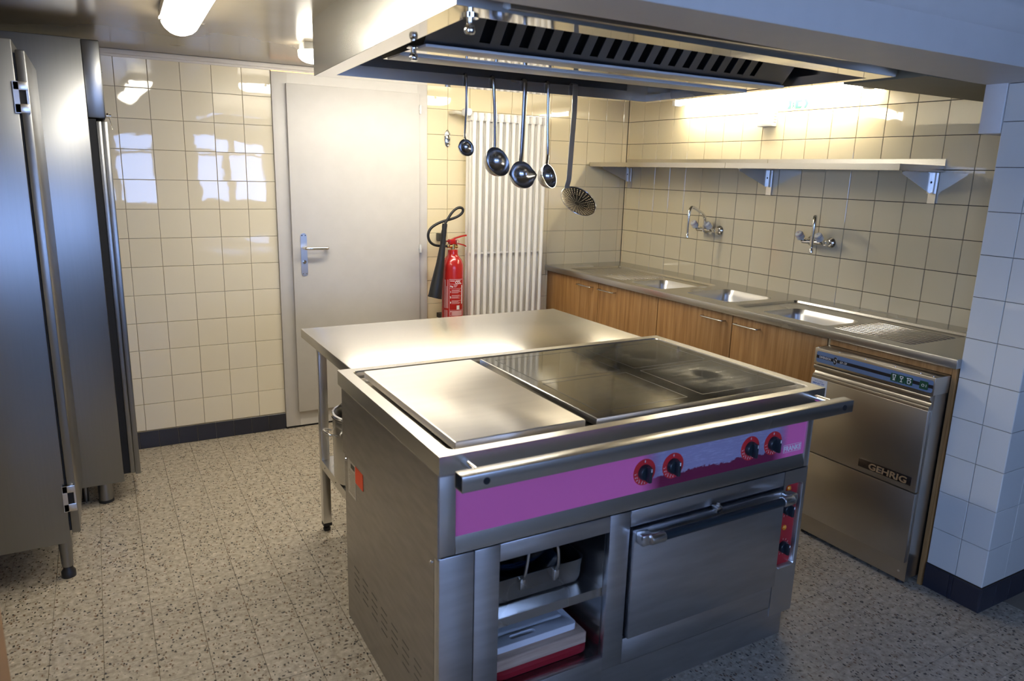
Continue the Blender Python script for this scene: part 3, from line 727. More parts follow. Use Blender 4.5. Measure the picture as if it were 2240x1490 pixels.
# logo box on the fascia
lo = obj('logo_outline', B().box(-1.484, -1.400, FYp-.0006, FYp, .6885, .6895).box(-1.484, -1.400, FYp-.0006, FYp, .7140, .7150).box(-1.484, -1.483, FYp-.0006, FYp, .6885, .7150).box(-1.401, -1.400, FYp-.0006, FYp, .6885, .7150).box(-1.456, -1.4555, FYp-.0004, FYp, .6885, .7150).box(-1.429, -1.4285, FYp-.0004, FYp, .6885, .7150), 'print_white', rg)
text('lettering', 'FRANKE', .0240, (-1.442, FYp-.0008, .6935), (1, 0, 0), (0, 0, 1), 'print_white', lo, ext=.0003, align='CENTER', offset=.0006, sx=.92)
# handrail
hr_ = B()
ro = [(x, y) for x, y, _ in rr4(-2.965, -2.925, .860, .900, .003, 0, 2)]
ri = [(x, y) for x, y, _ in rr4(-2.963, -2.927, .862, .898, .002, 0, 2)]
X0, X1 = -2.716, -1.372
hr_.loft([[(X0, y, z) for y, z in ri], [(X0, y, z) for y, z in ro], [(X1, y, z) for y, z in ro], [(X1, y, z) for y, z in ri]])
hr_.loft([[(X0, y, z) for y, z in ri], [(X1, y, z) for y, z in ri]])
rail = obj('hand_rail', hr_, 'steel_x', rg)
for x in (-2.655, -1.412):
    obj('rail_post', B().cyl((x, -2.926, .882), (x, -2.842, .882), .0105, seg=16), 'chrome', rail)
    obj('bolt_hole', B().lathe((x+.0, -2.9655, .880), (0, -1, 0), [(.0085, .0), (.0085, .0006)], 20, True, True), 'dark_gap', rail)
obj('rail_hollow', B().box(X0+.02, X1-.02, -2.962, -2.928, .863, .897), 'dark_gap', rail)
# side: rating plate, orange label, screws, vent slots
xs = BX0-.0008
pp = obj('rating_plate', bx(xs, BX0, -2.148, -2.066, .490, .614), 'steel_v', rg)
obj('plate_print', B().box(xs-.0003, xs, -2.140, -2.100, .590, .606), 'stripe_black', pp)
for i in range(14): obj('plate_print', bx(xs-.0003, xs, -2.142, -2.142+random.uniform(.045, .068), .578-i*.006, .5795-i*.006), 'grout_light', pp)
obj('orange_label', bx(xs-.0006, BX0, -2.226, -2.148, .556, .618), 'orange_sticker', rg)
for y, z in ((-2.046, .600), (-2.770, .590)): obj('screw', B().lathe((BX0, y, z), (-1, 0, 0), [(.006, 0), (.005, .003), (.002, .004)], 10, True, True), 'chrome', rg)
vs = None
for col_ in range(7):
    y = -2.11-col_*.0905
    for row in range(4):
        zc_ = .234-row*.0245
        if vs is None: vs = obj('vent_slot', bx(BX0-.0005, BX0+.001, -.026, .026, -.0022, .0022), 'steel_dark', rg); base_ = vs  # louvres of the panel's own metal, recess shade painted as darker steel
        o = vs if (col_ == 0 and row == 0) else copy_part(base_, rg)
        o.location = V((0, y-.026, zc_))-rg.location
# ---- contents of the open compartment
pan = thing('roasting_pan', 'rectangular steel roasting pan with loop handles on the range shelf', 'pan', (-2.36, -2.50, .385))
pb = B()
def rl(g, z, r=.03): return rr4(-2.518+g, -2.208-g, -2.745+g, -2.30-g, r, z, 4)
pb.loft([rl(.012, .386), rl(.004, .390), rl(0, .405), rl(-.003, .462), rl(-.0045, .464), rl(-.001, .463), rl(.002, .405), rl(.008, .392)], True, True)
obj('pan_body', pb, 'steel_x', pan)
hb = B().tube([(-2.425, -2.752, .452), (-2.424, -2.764, .468), (-2.419, -2.768, .510), (-2.414, -2.766, .545), (-2.400, -2.764, .556), (-2.34, -2.764, .556), (-2.322, -2.766, .545), (-2.316, -2.768, .510), (-2.314, -2.764, .468), (-2.314, -2.752, .452)], .005, 10, smooth=1)
obj('loop_handle', hb, 'steel_x', pan)
for x in (-2.425, -2.314): obj('handle_bracket', bx(x-.009, x+.009, -2.760, -2.746, .424, .458, bev=.003), 'steel_x', pan)
for k, (z, dx, dy) in enumerate(((.445, 0, 0), (.478, -.035, .02))):
    tr = thing('enamel_tray', ('dark blue enamel tray lying low in the roasting pan', 'dark blue enamel tray stacked on top in the roasting pan')[k], 'tray', (-2.38+dx, -2.50, z-.035), 'enamel trays in the roasting pan')
    q = B()
    def el(g, zz, r=.08): return rr4(-2.505+g+dx*.2, -2.262-g+dx, -2.735+g+dy, -2.32-g, r, zz, 6)
    q.loft([el(.030, z-.030), el(.014, z-.020), el(.002, z), el(-.004, z+.008), el(-.001, z+.009), el(.006, z), el(.017, z-.018), el(.032, z-.026)], True, True)
    obj('tray_body', q, 'enamel_blue', tr); 
zb = .1585
def board(name, label, x0, x1, y0, y1, z0, z1, mat, r=.012, bev=.003, cat='chopping board'):
    t_ = thing(name, label, cat, ((x0+x1)/2, (y0+y1)/2, z0))
    b = B(); b.loft([rr4(x0+bev, x1-bev, y0+bev, y1-bev, r, z0), rr4(x0, x1, y0, y1, r, z0+bev), rr4(x0, x1, y0, y1, r, z1-bev), rr4(x0+bev, x1-bev, y0+bev, y1-bev, r, z1)], True, True)
    obj('board', b, mat, t_); return t_
board('chopping_board', 'dark red plastic board, lowest of the stack in the range', -2.515, -2.196, -2.775, -2.35, zb, zb+.036, 'board_red', .03, .010)
board('chopping_board', 'thick pale wooden board between the red and white boards', -2.515, -2.205, -2.772, -2.36, zb+.0365, zb+.0725, 'pale_wood', .006, .002)
# white board with a grip slot and a juice groove
wbd = thing('chopping_board', 'white plastic board with grip slot, top of the stack in the range', 'chopping board', (-2.37, -2.55, zb+.073))
z0, z1 = zb+.073, zb+.0935
b = B(); ou = rr4(-2.515, -2.224, -2.745, -2.38, .012, z1); slot = rr4(-2.440, -2.355, -2.727, -2.709, .0085, z1)
gro = rr4(-2.500, -2.238, -2.700, -2.400, .012, z1); gri = rr4(-2.492, -2.246, -2.692, -2.408, .010, z1)
holed(b.bm, ou, [slot, gro]); holed(b.bm, gri, [])
b.loft([gro, [(x, y, z1-.003) for x, y, z in rr4(-2.496, -2.242, -2.696, -2.404, .011, z1)], gri])
b.loft([ou, [(x, y, z0) for x, y, z in ou]], cap1=False); b.loft([slot, [(x, y, z0) for x, y, z in slot]])
holed(b.bm, [(x, y, z0) for x, y, z in ou], [[(x, y, z0) for x, y, z in slot]])
obj('board', b, 'board_white', wbd)

# ================================================================ STEEL TABLE behind the range
tb_ = thing('steel_table', 'stainless work table with lower shelf pushed against the range', 'table', (-2.04, -1.65, 0))
tt = B().box(-2.668, -1.412, -2.006, -1.296, .860, .898, bev=.003)
obj('table_top', tt, 'steel_top', tb_)
lm = None
for x in (-2.606, -1.47):
    for y in (-1.375, -1.935):
        o = obj('leg', bx(x-.0175, x+.0175, y-.0175, y+.0175, .030, .860, bev=.002), 'steel_v', tb_)
        obj('foot', B().box(x-.018, x+.018, y-.018, y+.018, .026, .040).lathe((x, y, 0), (0, 0, 1), [(.015, 0), (.016, .012), (.009, .018), (.009, .028)], 14, True, True), 'black_rubber', o)
sh_ = B().box(-2.622, -1.456, -1.950, -1.362, .3335, .3365).box(-2.624, -2.6225, -1.950, -1.362, .300, .3370).box(-2.622, -1.456, -1.3615, -1.360, .300, .3370)
obj('shelf', sh_, 'steel_y', tb_)
for y in (-1.44, -1.60): obj('rivet', B().lathe((-2.624, y, .318), (-1, 0, 0), [(.003, 0), (.003, .0006)], 8, False, True), 'dark_gap', tb_)
# stock pot on the table shelf
PC = V((-2.493, -1.635, .3372)); PR = .140
pt = thing('stock_pot', 'tall steel stock pot with glass lid on the lower table shelf', 'pot', tuple(PC))
obj('pot_body', B().lathe(PC, (0, 0, 1), [(PR-.012, 0), (PR-.003, .004), (PR, .014), (PR, .262), (PR+.005, .266), (PR+.005, .270), (PR-.002, .268), (PR-.002, .02), (.01, .008)], 48, True, True), 'steel_y', pt)
obj('lid_rim', B().lathe(PC, (0, 0, 1), [(PR+.004, .271), (PR+.006, .275), (PR+.003, .281), (PR-.006, .282), (PR-.004, .273)], 48), 'chrome', pt)
lid = obj('glass_lid', B().lathe(PC, (0, 0, 1), [(PR-.006, .281), (PR*.8, .303), (PR*.5, .316), (.02, .322)], 48, False, True), 'pane_glass', pt)
obj('lid_knob', B().lathe(PC+V((0, 0, .321)), (0, 0, 1), [(.009, 0), (.008, .012), (.018, .020), (.018, .030), (.010, .034)], 20, True, True), 'chrome', pt)
for a in (math.radians(182), math.radians(250), math.radians(2)):
    dv = V((math.cos(a), math.sin(a), 0)); sv = V((-dv.y, dv.x, 0)); c = PC+V((0, 0, .212))
    hw_ = .042
    obj('side_handle', B().tube([c+dv*PR+sv*hw_*.9+V((0, 0, -.006)), c+dv*(PR+.012)+sv*hw_, c+dv*(PR+.038)+sv*hw_*.8+V((0, 0, .008)), c+dv*(PR+.038)-sv*hw_*.8+V((0, 0, .008)), c+dv*(PR+.012)-sv*hw_, c+dv*PR-sv*hw_*.9+V((0, 0, -.006))], .0045, 10, smooth=1), 'chrome', pt)
    if a > 4: pass

# ================================================================ SINK WORKTOP AND CABINETS
WT = .932
wk = thing('sink_worktop', 'long stainless worktop with three sunken sinks and two drainers', 'worktop', (-.33, -1.44, WT-.03))
b = B(); ou = [(-.66, -2.872, WT), (-.003, -2.872, WT), (-.003, -.003, WT), (-.66, -.003, WT)]
rL = rr4(-.602, -.170, -1.165, -.220, .02, WT); rM = rr4(-.555, -.215, -1.640, -1.295, .05, WT); rR = rr4(-.592, -.145, -2.650, -1.715, .02, WT)
holed(b.bm, ou, [rL, rM, rR])
zr = WT-.010
rLi = rr4(-.596, -.176, -1.159, -.226, .016, zr); rRi = rr4(-.586, -.151, -2.644, -1.721, .016, zr)
h1 = rr4(-.562, -.272, -1.140, -.812, .05, zr); h3 = rr4(-.566, -.290, -2.222, -1.850, .05, zr)
b.loft([rL, rLi]); b.loft([rR, rRi]); holed(b.bm, rLi, [h1]); holed(b.bm, rRi, [h3])
b.loft([ou, [(x, y, WT-.004) for x, y, z in ou], [(x, y, WT-.036) for x, y, z in ou]])
obj('worktop_sheet', b, 'steel_y', wk, smooth=30)
def basin(x0, x1, y0, y1, z, dep=.165):
    q = B(); L = [rr4(x0, x1, y0, y1, .05, z), rr4(x0+.003, x1-.003, y0+.003, y1-.003, .05, z-.004), rr4(x0+.012, x1-.012, y0+.012, y1-.012, .05, z-.03), rr4(x0+.020, x1-.020, y0+.020, y1-.020, .05, z-dep+.04), rr4(x0+.032, x1-.032, y0+.032, y1-.032, .045, z-dep+.012), rr4(x0+.06, x1-.06, y0+.06, y1-.06, .03, z-dep)]
    q.loft(L, cap1=True); o = obj('basin', q, 'basin_steel', wk)
    c = ((x0+x1)/2, (y0+y1)/2, z-dep)
    obj('drain', B().lathe(c, (0, 0, 1), [(.032, .0005), (.030, .003), (.022, .003), (.018, .001)], 20, True, True), 'chrome', o)
basin(-.562, -.272, -1.140, -.812, zr); basin(-.555, -.215, -1.640, -1.295, WT); basin(-.566, -.290, -2.222, -1.850, zr)
def ribs(y0, y1, xs_):
    q = B()
    for x in xs_:
        q.loft([[(x+.007*math.cos(a), y0+(0 if e_ else 0), zr+.0045*math.sin(a)) for a in (0, PI/4, PI/2, 3*PI/4, PI)] if False else [(x+.007*math.cos(a)*s, y, zr+.0002+.0045*math.sin(a)*s) for a in [PI*k/6 for k in range(7)]] for y, s in ((y0, .15), (y0+.012*(1 if y1 > y0 else -1), 1), (y1-.012*(1 if y1 > y0 else -1), 1), (y1, .15))], closed=False)
    return q
e_ = 0
obj('drainer_ribs', ribs(-.265, -.750, [-.575+.0315*i for i in range(13)]), 'steel_y', wk)
obj('drainer_ribs', ribs(-2.258, -2.630, [-.575+.0305*i for i in range(12)]), 'steel_y', wk)
obj('front_edge', bx(-.663, -.6585, -2.874, -.003, WT-.036, WT-.001, bev=.0015), 'steel_y', wk)

splits = [(-.006, -.612), (-.618, -1.185), (-1.191, -1.750), (-1.756, -2.306)]
labs = [('two-door oak base cabinet under the worktop near the room corner', 0, 1), ('two-door oak base cabinet between the corner cabinet and dishwasher', 2, 3)]
hpos = [(-.404, -.560), (-.637, -.797), (-1.552, -1.707), (-1.781, -1.933)]
for lab, i0, i1 in labs:
    ya, yb_ = splits[i0][0], splits[i1][1]
    cb = thing('base_cabinet', lab, 'cabinet', (-.33, (ya+yb_)/2, 0), 'oak base cabinets under the sinks')
    body = B().box(-.618, -.06, yb_, yb_+.018, .10, .894).box(-.618, -.06, ya-.018, ya, .10, .894).box(-.618, -.06, yb_, ya, .10, .118).box(-.08, -.06, yb_, ya, .10, .70).box(-.618, -.600, yb_, ya, .876, .894)
    obj('carcass', body, 'oak', cb); obj('door_gap_shade', bx(-.6195, -.6182, yb_+.004, ya-.004, .12, .890), 'dark_gap', cb)  # dark sheet behind the doors paints the shade in their gaps
    obj('plinth', bx(-.575, -.560, yb_, ya, 0, .10), 'black_plastic', cb)
    for i in (i0, i1):
        dr = obj('door', bx(-.640, -.620, splits[i][1], splits[i][0], .105, .894, bev=.001), 'oak', cb)
        a, c = hpos[i]; z = .855
        obj('handle', B().tube([(-.640, a, z), (-.664, a, z), (-.668, a-.006, z), (-.668, c+.006, z), (-.664, c, z), (-.640, c, z)], .0042, 8, smooth=1), 'steel_y', dr)
t1 = thing('filler_strip', 'narrow oak filler strip between worktop and dishwasher', 'panel', (-.63, -2.59, .862))
obj('strip_board', bx(-.640, -.622, -2.849, -2.3215, .866, .895), 'oak', t1)
t1 = thing('side_panel', 'tall oak side board between dishwasher and white tiled pillar', 'panel', (-.35, -2.858, 0))
obj('side_board', bx(-.640, -.06, -2.866, -2.8505, 0, .895), 'oak', t1)
t1 = thing('side_panel', 'thin metal-edged board between oak cabinet and dishwasher', 'panel', (-.35, -2.314, 0))
obj('side_board', bx(-.638, -.06, -2.320, -2.3105, 0, .895), 'steel_v', t1)

# ================================================================ DISHWASHER
DX, DY0, DY1 = -.735, -2.322, -2.848
dw = thing('dishwasher', 'stainless undercounter dishwasher with blue control strip', 'dishwasher', (-.4, -2.576, 0))
obj('casing', B().box(DX+.018, -.10, DY1+.003, DY0-.003, .035, .800), 'steel_machine', dw)
obj('top_cover', bx(DX, -.10, DY1, DY0, .795, .864, bev=.003), 'steel_machine', dw)
cpn = obj('control_strip', B().prism([(DX-.0008, y, z) for y, z, _ in rr4(DY1+.006, DY0-.012, .804, .852, .008, 0)], (.001, 0, 0)), 'panel_blue', dw)
obj('stripe', bx(DX-.0012, DX, DY1+.006, DY0-.012, .8215, .8345), 'stripe_black', cpn)
YD, ZD = (0, -1, 0), (0, 0, 1)
text('lettering', 'DIMENSION', .0135, (DX-.0014, -2.348, .8235), YD, ZD, 'print_white', cpn, ext=.0002, sx=.78)
text('lettering', 'S', .040, (DX-.0016, -2.419, .8140), YD, ZD, 'stripe_black', cpn, ext=.0003, offset=.002, sx=.75)
text('lettering', 'S', .037, (DX-.0013, -2.4195, .8150), YD, ZD, 'print_white', cpn, ext=.0001, offset=.0032, sx=.77)
text('lettering', 'GA 130', .0130, (DX-.0014, -2.447, .8235), YD, ZD, 'print_white', cpn, ext=.0002, shear=.3, sx=.8)
def btn(y0, y1):
    return obj('button', B().prism([(DX-.0026, y, z) for y, z, _ in rr4(y1, y0, .811, .842, .003, 0, 3)], (.0016, 0, 0)), 'button_green', cpn)
bxs = [btn(-2.676, -2.704), btn(-2.706, -2.734), btn(-2.736, -2.764), btn(-2.792, -2.824)]
XB = DX-.0029
def ic(pts, par): q = B().prism([(XB, y, z) for y, z in pts], (.0003, 0, 0)); obj('symbol', q, 'print_white', par, smooth=0)
def stroke(segs, par, w=.0012):
    q = B()
    for (y0, z0), (y1, z1) in segs:
        d_ = V((0, y1-y0, z1-z0)); s_ = V((0, -d_.z, d_.y)).normalized()*w
        a_, b2 = V((XB, y0, z0)), V((XB, y1, z1)); q.prism([a_-s_, b2-s_, b2+s_, a_+s_], (.0003, 0, 0))
    obj('symbol', q, 'print_white', par, smooth=0)
c = -2.690; stroke([((c+.007, .837), (c-.007, .837)), ((c+.006, .837), (c+.0015, .818)), ((c-.006, .837), (c-.0015, .818)), ((c+.005, .8165), (c-.005, .8165))], bxs[0])
c = -2.720; stroke([((c+.007, .837), (c-.007, .837)), ((c+.006, .837), (c+.004, .829)), ((c-.006, .837), (c-.004, .829)), ((c+.004, .829), (c-.004, .829)), ((c, .829), (c, .818)), ((c+.005, .8165), (c-.005, .8165))], bxs[1])
c = -2.750; stroke([((c+.009, .837), (c-.009, .837)), ((c+.009, .837), (c+.003, .832)), ((c-.009, .837), (c-.003, .832)), ((c+.006, .829), (c-.006, .829)), ((c+.006, .829), (c+.005, .818)), ((c-.006, .829), (c-.005, .818)), ((c+.005, .817), (c-.005, .817)), ((c-.005, .827), (c-.009, .826)), ((c-.009, .826), (c-.005, .821))], bxs[2])
text('symbol', 'O I', .0150, (XB, -2.799, .8210), YD, ZD, 'print_white', bxs[3], ext=.0002)
# door with rolled grip
gp_ = B().loft([[(x, y, z) for x, z in ((DX+.018, .790), (DX+.002, .789), (DX, .784), (DX+.001, .776), (DX+.012, .770), (DX+.015, .762), (DX+.012, .754), (DX+.002, .748), (DX, .742), (DX, .735), (DX+.004, .732), (DX+.018, .732))] for y in (DY0-.002, DY1+.010)], True, True)
obj('door_grip', gp_, 'steel_machine', dw)
ud = obj('upper_door', bx(DX, DX+.018, DY1+.008, DY0-.002, .404, .734, bev=.003), 'steel_machine', dw)
obj('lower_panel', bx(DX+.003, DX+.018, DY1+.008, DY0-.002, .106, .398, bev=.003), 'steel_machine', dw)
obj('kick_panel', bx(DX+.020, DX+.040, DY1+.004, DY0-.002, .022, .104), 'steel_machine', dw)
obj('screw', B().lathe((DX+.020, -2.815, .058), (-1, 0, 0), [(.006, 0), (.005, .003)], 10, True, True), 'chrome', dw)
obj('rating_plate', bx(DX+.0192, DX+.020, -2.440, -2.330, .040, .088), 'steel_v', dw)
for i in range(5): obj('plate_print', bx(DX+.0189, DX+.0192, -2.434, -2.436+.09, .046+i*.008, .048+i*.008), 'stripe_black', dw)
for y in (-2.33, -2.43, -2.55, -2.68, -2.78, -2.83): obj('rivet', B().lathe((DX+.012, y, .864), (0, 0, 1), [(.0045, 0), (.004, .002), (.001, .003)], 10, False, True), 'chrome', dw)
for y in (-2.345, -2.805):
    for x in (-.68, -.16): obj('foot', B().cyl((x, y, 0), (x, y, .036), .018, .014), 'black_rubber', dw)
bd = obj('badge', bx(DX-.004, DX, -2.818, -2.594, .425, .460, bev=.001), 'badge_dark', ud)
text('lettering', 'GEHRIG', .036, (DX-.0062, -2.640, .4305), YD, ZD, 'badge_gold', bd, ext=.0012, offset=.0008, sx=1.28, shear=.05)
st = obj('service_sticker', bx(DX-.0006, DX, -2.402, -2.322, .655, .732), 'paper', ud)
text('lettering', '0800 837 777', .0105, (DX-.0008, -2.330, .708), YD, ZD, 'print_blue', st, ext=.0001, offset=.0003)
text('lettering', 'Service-Telefon', .0070, (DX-.0008, -2.338, .720), YD, ZD, 'print_blue', st, ext=.0001)
for i in range(4): obj('ruled_line', bx(DX-.0009, DX-.0006, -2.398, -2.326, .664+i*.010, .6645+i*.010), 'print_blue', st)

# ================================================================ WALL SHELF, TAPS, SIGN, BOX
ws = thing('wall_shelf', 'long stainless shelf on triangular brackets above the taps', 'shelf', (-.17, -1.17, 1.615))
for y0, y1 in ((-.018, -1.303), (-1.306, -2.325)):
    prof = [(-.335, 1.612), (-.312, 1.612), (-.312, 1.6145), (-.332, 1.6145), (-.332, 1.637), (-.002, 1.637), (-.002, 1.670), (-.005, 1.670), (-.005, 1.640), (-.335, 1.640)]
    q = B().prism([(x, y1, z) for x, z in prof], (0, y0-y1, 0)).box(-.331, -.008, y1+.0005, y1+.003, 1.6125, 1.6365)
    obj('shelf_board', q, 'steel_y', ws)
for y in (-.062, -1.335, -2.288):
    k = B().prism([(-.030, y-.0015, 1.612), (-.255, y-.0015, 1.612), (-.255, y-.0015, 1.600), (-.030, y-.0015, 1.515)], (0, .003, 0)).box(-.255, -.030, y-.012, y+.012, 1.609, 1.612)
    br = obj('bracket', k, 'steel_y', ws)
    obj('wall_rail', B().box(-.030, -.003, y-.014, y+.014, 1.515, 1.608).box(-.010, -.003, y-.018, y+.018, 1.470, 1.608), 'steel_v', br)
    obj('screw', B().lathe((-.030, y, 1.565), (-1, 0, 0), [(.006, 0), (.006, .001)], 10, True, True), 'dark_gap', br)
def tap(yc, ang, lab):
    z = 1.240
    t_ = thing('mixer_tap', lab, 'tap', (-.04, yc, z), 'wall mixer taps above the sinks')
    for y in (yc-.060, yc+.060):
        obj('wall_flange', B().lathe((-.001, y, z), (-1, 0, 0), [(.030, 0), (.029, .004), (.022, .012), (.012, .018)], 24, True, True), 'chrome', t_)
    bb = B().tube([(-.012, yc-.060, z), (-.035, yc-.060, z), (-.050, yc-.055, z), (-.072, yc-.048, z)], .0105, 12, smooth=1)
    bb.tube([(-.012, yc+.060, z), (-.035, yc+.060, z), (-.050, yc+.055, z), (-.072, yc+.048, z)], .0105, 12, smooth=1)
    bb.cyl((-.072, yc-.062, z), (-.072, yc+.062, z), .0125, seg=14); bb.cyl((-.035, yc-.060, z), (-.048, yc-.058, z), .0155, seg=6).cyl((-.035, yc+.060, z), (-.048, yc+.058, z), .0155, seg=6)
    bb.cyl((-.072, yc, z-.014), (-.072, yc, z+.030), .0135, seg=14)
    obj('tap_body', bb, 'chrome', t_)
    for sy, rg_ in ((1, 'red_ring'), (-1, 'blue_ring')):
        a = V((-.072, yc+sy*.060, z)); dv = V((-.70, 0, .714))
        obj('valve_neck', B().cyl(a, a+dv*.030, .0105, seg=12), 'chrome', t_)
        k = obj('tap_knob', B().lathe(a+dv*.022, dv, [(.012, 0), (.0205, .004), (.0205, .032), (.0175, .040), (.010, .043)], 20, True, True), 'plastic_white', t_)
        obj('knob_ring', B().lathe(a+dv*.022, dv, [(.0209, .0300), (.0209, .0320)], 20), rg_, k)
        obj('knob_dot', B().lathe(a+dv*.0652, dv, [(.003, 0), (.0025, .0005)], 8, True, True), rg_, k)
    u = V((math.cos(ang), math.sin(ang), 0)); o_ = V((-.072, yc, z))
    sp = [o_+V((0, 0, .02)), o_+V((0, 0, .060)), o_+u*.010+V((0, 0, .085)), o_+u*.055+V((0, 0, .108)), o_+u*.125+V((0, 0, .136)), o_+u*.158+V((0, 0, .142)), o_+u*.176+V((0, 0, .122)), o_+u*.180+V((0, 0, .098))]
    obj('spout', B().tube(sp, [.010]*8, 14, smooth=2), 'chrome', t_)
    e0 = sp[-1]; fx = B(); N = 26
    pr_ = [(.0068+(.0012 if i % 2 else 0), -i*.0042) for i in range(N)]
    fx.lathe(e0, (0, 0, 1), [(.0105, .004), (.0105, -.010), (.0068, -.012)], 14)
    fx.lathe(e0+V((0, 0, -.010)), (0, 0, 1), pr_, 12)
    obj('flexible_hose', fx, 'chrome', t_)
    obj('nozzle', B().lathe(e0+V((0, 0, -.116)), (0, 0, -1), [(.007, 0), (.0105, .006), (.0105, .022), (.008, .024)], 14, True, True), 'chrome', t_)
tap(-.918, math.radians(193), 'chrome wall mixer tap with spout turned aside, nearer the radiator')
tap(-1.721, math.radians(218), 'chrome wall mixer tap above the third sink, spout facing forward')
sb = thing('sensor_box', 'small white plastic box on the wall under the fluorescent tube', 'box', (-.02, -1.286, 1.845))
obj('box_body', bx(-.042, -.001, -1.340, -1.232, 1.848, 1.940, bev=.004), 'plastic_white', sb)
for i in range(4): obj('vent_slot', bx(-.032, -.012, -1.3405, -1.3395, 1.868+i*.015, 1.872+i*.015), 'grout_light', sb)
sg = thing('exit_sign', 'green and white emergency exit pictogram sticker with arrow', 'sign', (-.002, -1.47, 1.96))
def G(u, v): return (-.0022, -1.400-u*.137, 1.938+v*.044)          # u 0..1 to the right, v 0..1 upward
for pts in ([(0, 0), (.17, 0), (.17, 1), (.0, 1), (.09, .5)], [(.38, 0), (.66, 0), (.72, .25), (.52, .25), (.52, .72), (.72, .72), (.66, 1), (.38, 1)], [(.78, 0), (.90, 0), (1.0, .5), (.90, 1), (.78, 1), (.88, .5)]):
    obj('arrow_shape', B().prism([G(*p) for p in pts], (.0008, 0, 0)), 'sign_green', sg, smooth=0)
for pts in ([(.27, .78), (.30, .78), (.30, .92), (.27, .92)], [(.25, .40), (.30, .38), (.31, .74), (.26, .76)], [(.22, .05), (.25, .05), (.30, .40), (.26, .42)], [(.30, .20), (.34, .05), (.36, .08), (.31, .42), (.28, .38)], [(.20, .55), (.26, .70), (.26, .62), (.22, .50)], [(.30, .70), (.36, .58), (.35, .53), (.30, .62)]):
    obj('running_figure', B().prism([G(*p) for p in pts], (.0008, 0, 0)), 'sign_green', sg, smooth=0)

# ================================================================ RADIATOR
rd = thing('radiator', 'tall white column radiator on the back wall', 'radiator', (-1.05, -.09, .2))
RP = .0465; RXs = -1.297; RZ0, RZ1 = .22, 1.885
first = None
def section():
    q = B()
    for y in (-.055, -.098, -.140):
        q.tube([(0, y*.9-.008 if False else y, RZ0+.01), (0, y, RZ0+.03), (0, y, RZ1-.03), (0, y, RZ1-.01)], .0125, 10)
    for z in (RZ0, RZ1): q.loft([[(x*w, y, z+hh) for x, hh in ((-.017, -.024), (.017, -.024), (.022, 0), (.017, .024), (-.017, .024), (-.022, 0))] for y, w in ((-.040, .55), (-.055, 1), (-.140, 1), (-.156, .55))], True, True)
    return q
for i in range(12):
    if first is None: first = obj('radiator_section', section(), 'radiator_paint', rd, smooth=50); src = first
    o = first if i == 0 else copy_part(first, rd)
    o.location = V((RXs+RP*i, 0, 0))-rd.location
obj('spacer_bar', bx(RXs-.01, RXs+RP*11+.01, -.128, -.112, 1.040, 1.050), 'radiator_paint', rd)
obj('header_pipe', B().cyl((RXs-.025, -.098, RZ1), (RXs+RP*11+.02, -.098, RZ1), .016).cyl((RXs-.025, -.098, RZ0), (RXs+RP*11+.02, -.098, RZ0), .016), 'radiator_paint', rd)
for x, z in ((-1.19, 1.60), (-.85, 1.60), (-1.19, .4), (-.85, .4)): obj('wall_bracket', bx(x-.01, x+.01, -.06, -.004, z, z+.03), 'radiator_paint', rd)
vz = 1.908
obj('supply_pipe', B().tube([(-1.400, -.004, vz), (-1.400, -.06, vz), (-1.395, -.085, vz), (-1.365, -.098, vz-.004), (-1.32, -.098, RZ1)], .011, 12, smooth=1), 'plastic_ivory', rd)
obj('thermostat_head', B().lathe((-1.352, -.105, vz), (.10, -.98, 0), [(.016, 0), (.024, .012), (.025, .045), (.022, .050), (.022, .062), (.016, .066)], 24, True, True), 'plastic_white', rd)
# hook plate on the tiles
hp = thing('key_hook', 'small oval chrome hook plate on the wall above the extinguisher', 'hook', (-1.416, -.005, 1.70))
obj('hook_plate', B().loft([[(-1.416+.020*s*math.cos(a), -.002-dd, 1.752+.052*s*math.sin(a)) for a in [2*PI*k/24 for k in range(24)]] for s, dd in ((1, 0), (1, .002), (.85, .005))], True, True), 'chrome', hp)
for z in (1.775, 1.752, 1.729, 1.712): obj('hook_pin', B().tube([(-1.416, -.006, z), (-1.414, -.022, z-.003), (-1.412, -.028, z+.004)], .0022, 8).lathe((-1.412, -.028, z+.003), (0, -.3, 1), [(.001, -.004), (.0045, -.001), (.0045, .003), (.001, .006)], 8, True, True), 'chrome', hp)

# ================================================================ FIRE EXTINGUISHER
ex = thing('fire_extinguisher', 'red carbon dioxide fire extinguisher with black horn on the wall', 'extinguisher', (-1.443, -.155, .40))
EC = V((-1.441, -.152, 0)); ER = .0690
ebz = [(.050, .405), (.064, .412), (ER, .430), (ER, .960), (.0665, .985), (.058, 1.010), (.044, 1.028), (.034, 1.040), (.032, 1.052), (.032, 1.074), (.026, 1.076)]
obj('cylinder', B().lathe(EC, (0, 0, 1), ebz, 40, True, True), 'red_paint', ex)
obj('wall_bracket', bx(-1.485, -1.400, -.085, -.004, .62, .65), 'black_rubber', ex); obj('wall_hook', bx(-1.492, -1.468, -.10, -.004, 1.118, 1.168, bev=.006), 'black_rubber', ex)
obj('valve', B().cyl((EC.x, EC.y, 1.074), (EC.x, EC.y, 1.112), .016, seg=14).cyl((EC.x-.045, EC.y-.01, 1.098), (EC.x+.022, EC.y, 1.094), .0095, seg=12).cyl((EC.x+.022, EC.y, 1.094), (EC.x+.030, EC.y, 1.094), .013, seg=8), 'brass', ex)
def bar(pts, w, h):
    return B().loft([[V(p)+V((0, -w, -h)), V(p)+V((0, w, -h)), V(p)+V((0, w, h)), V(p)+V((0, -w, h))] for p in pts], True, True)
obj('carry_handle', bar([(-1.462, -.152, 1.118), (-1.410, -.152, 1.113), (-1.370, -.152, 1.103), (-1.352, -.152, 1.094)], .009, .0035), 'red_paint', ex)
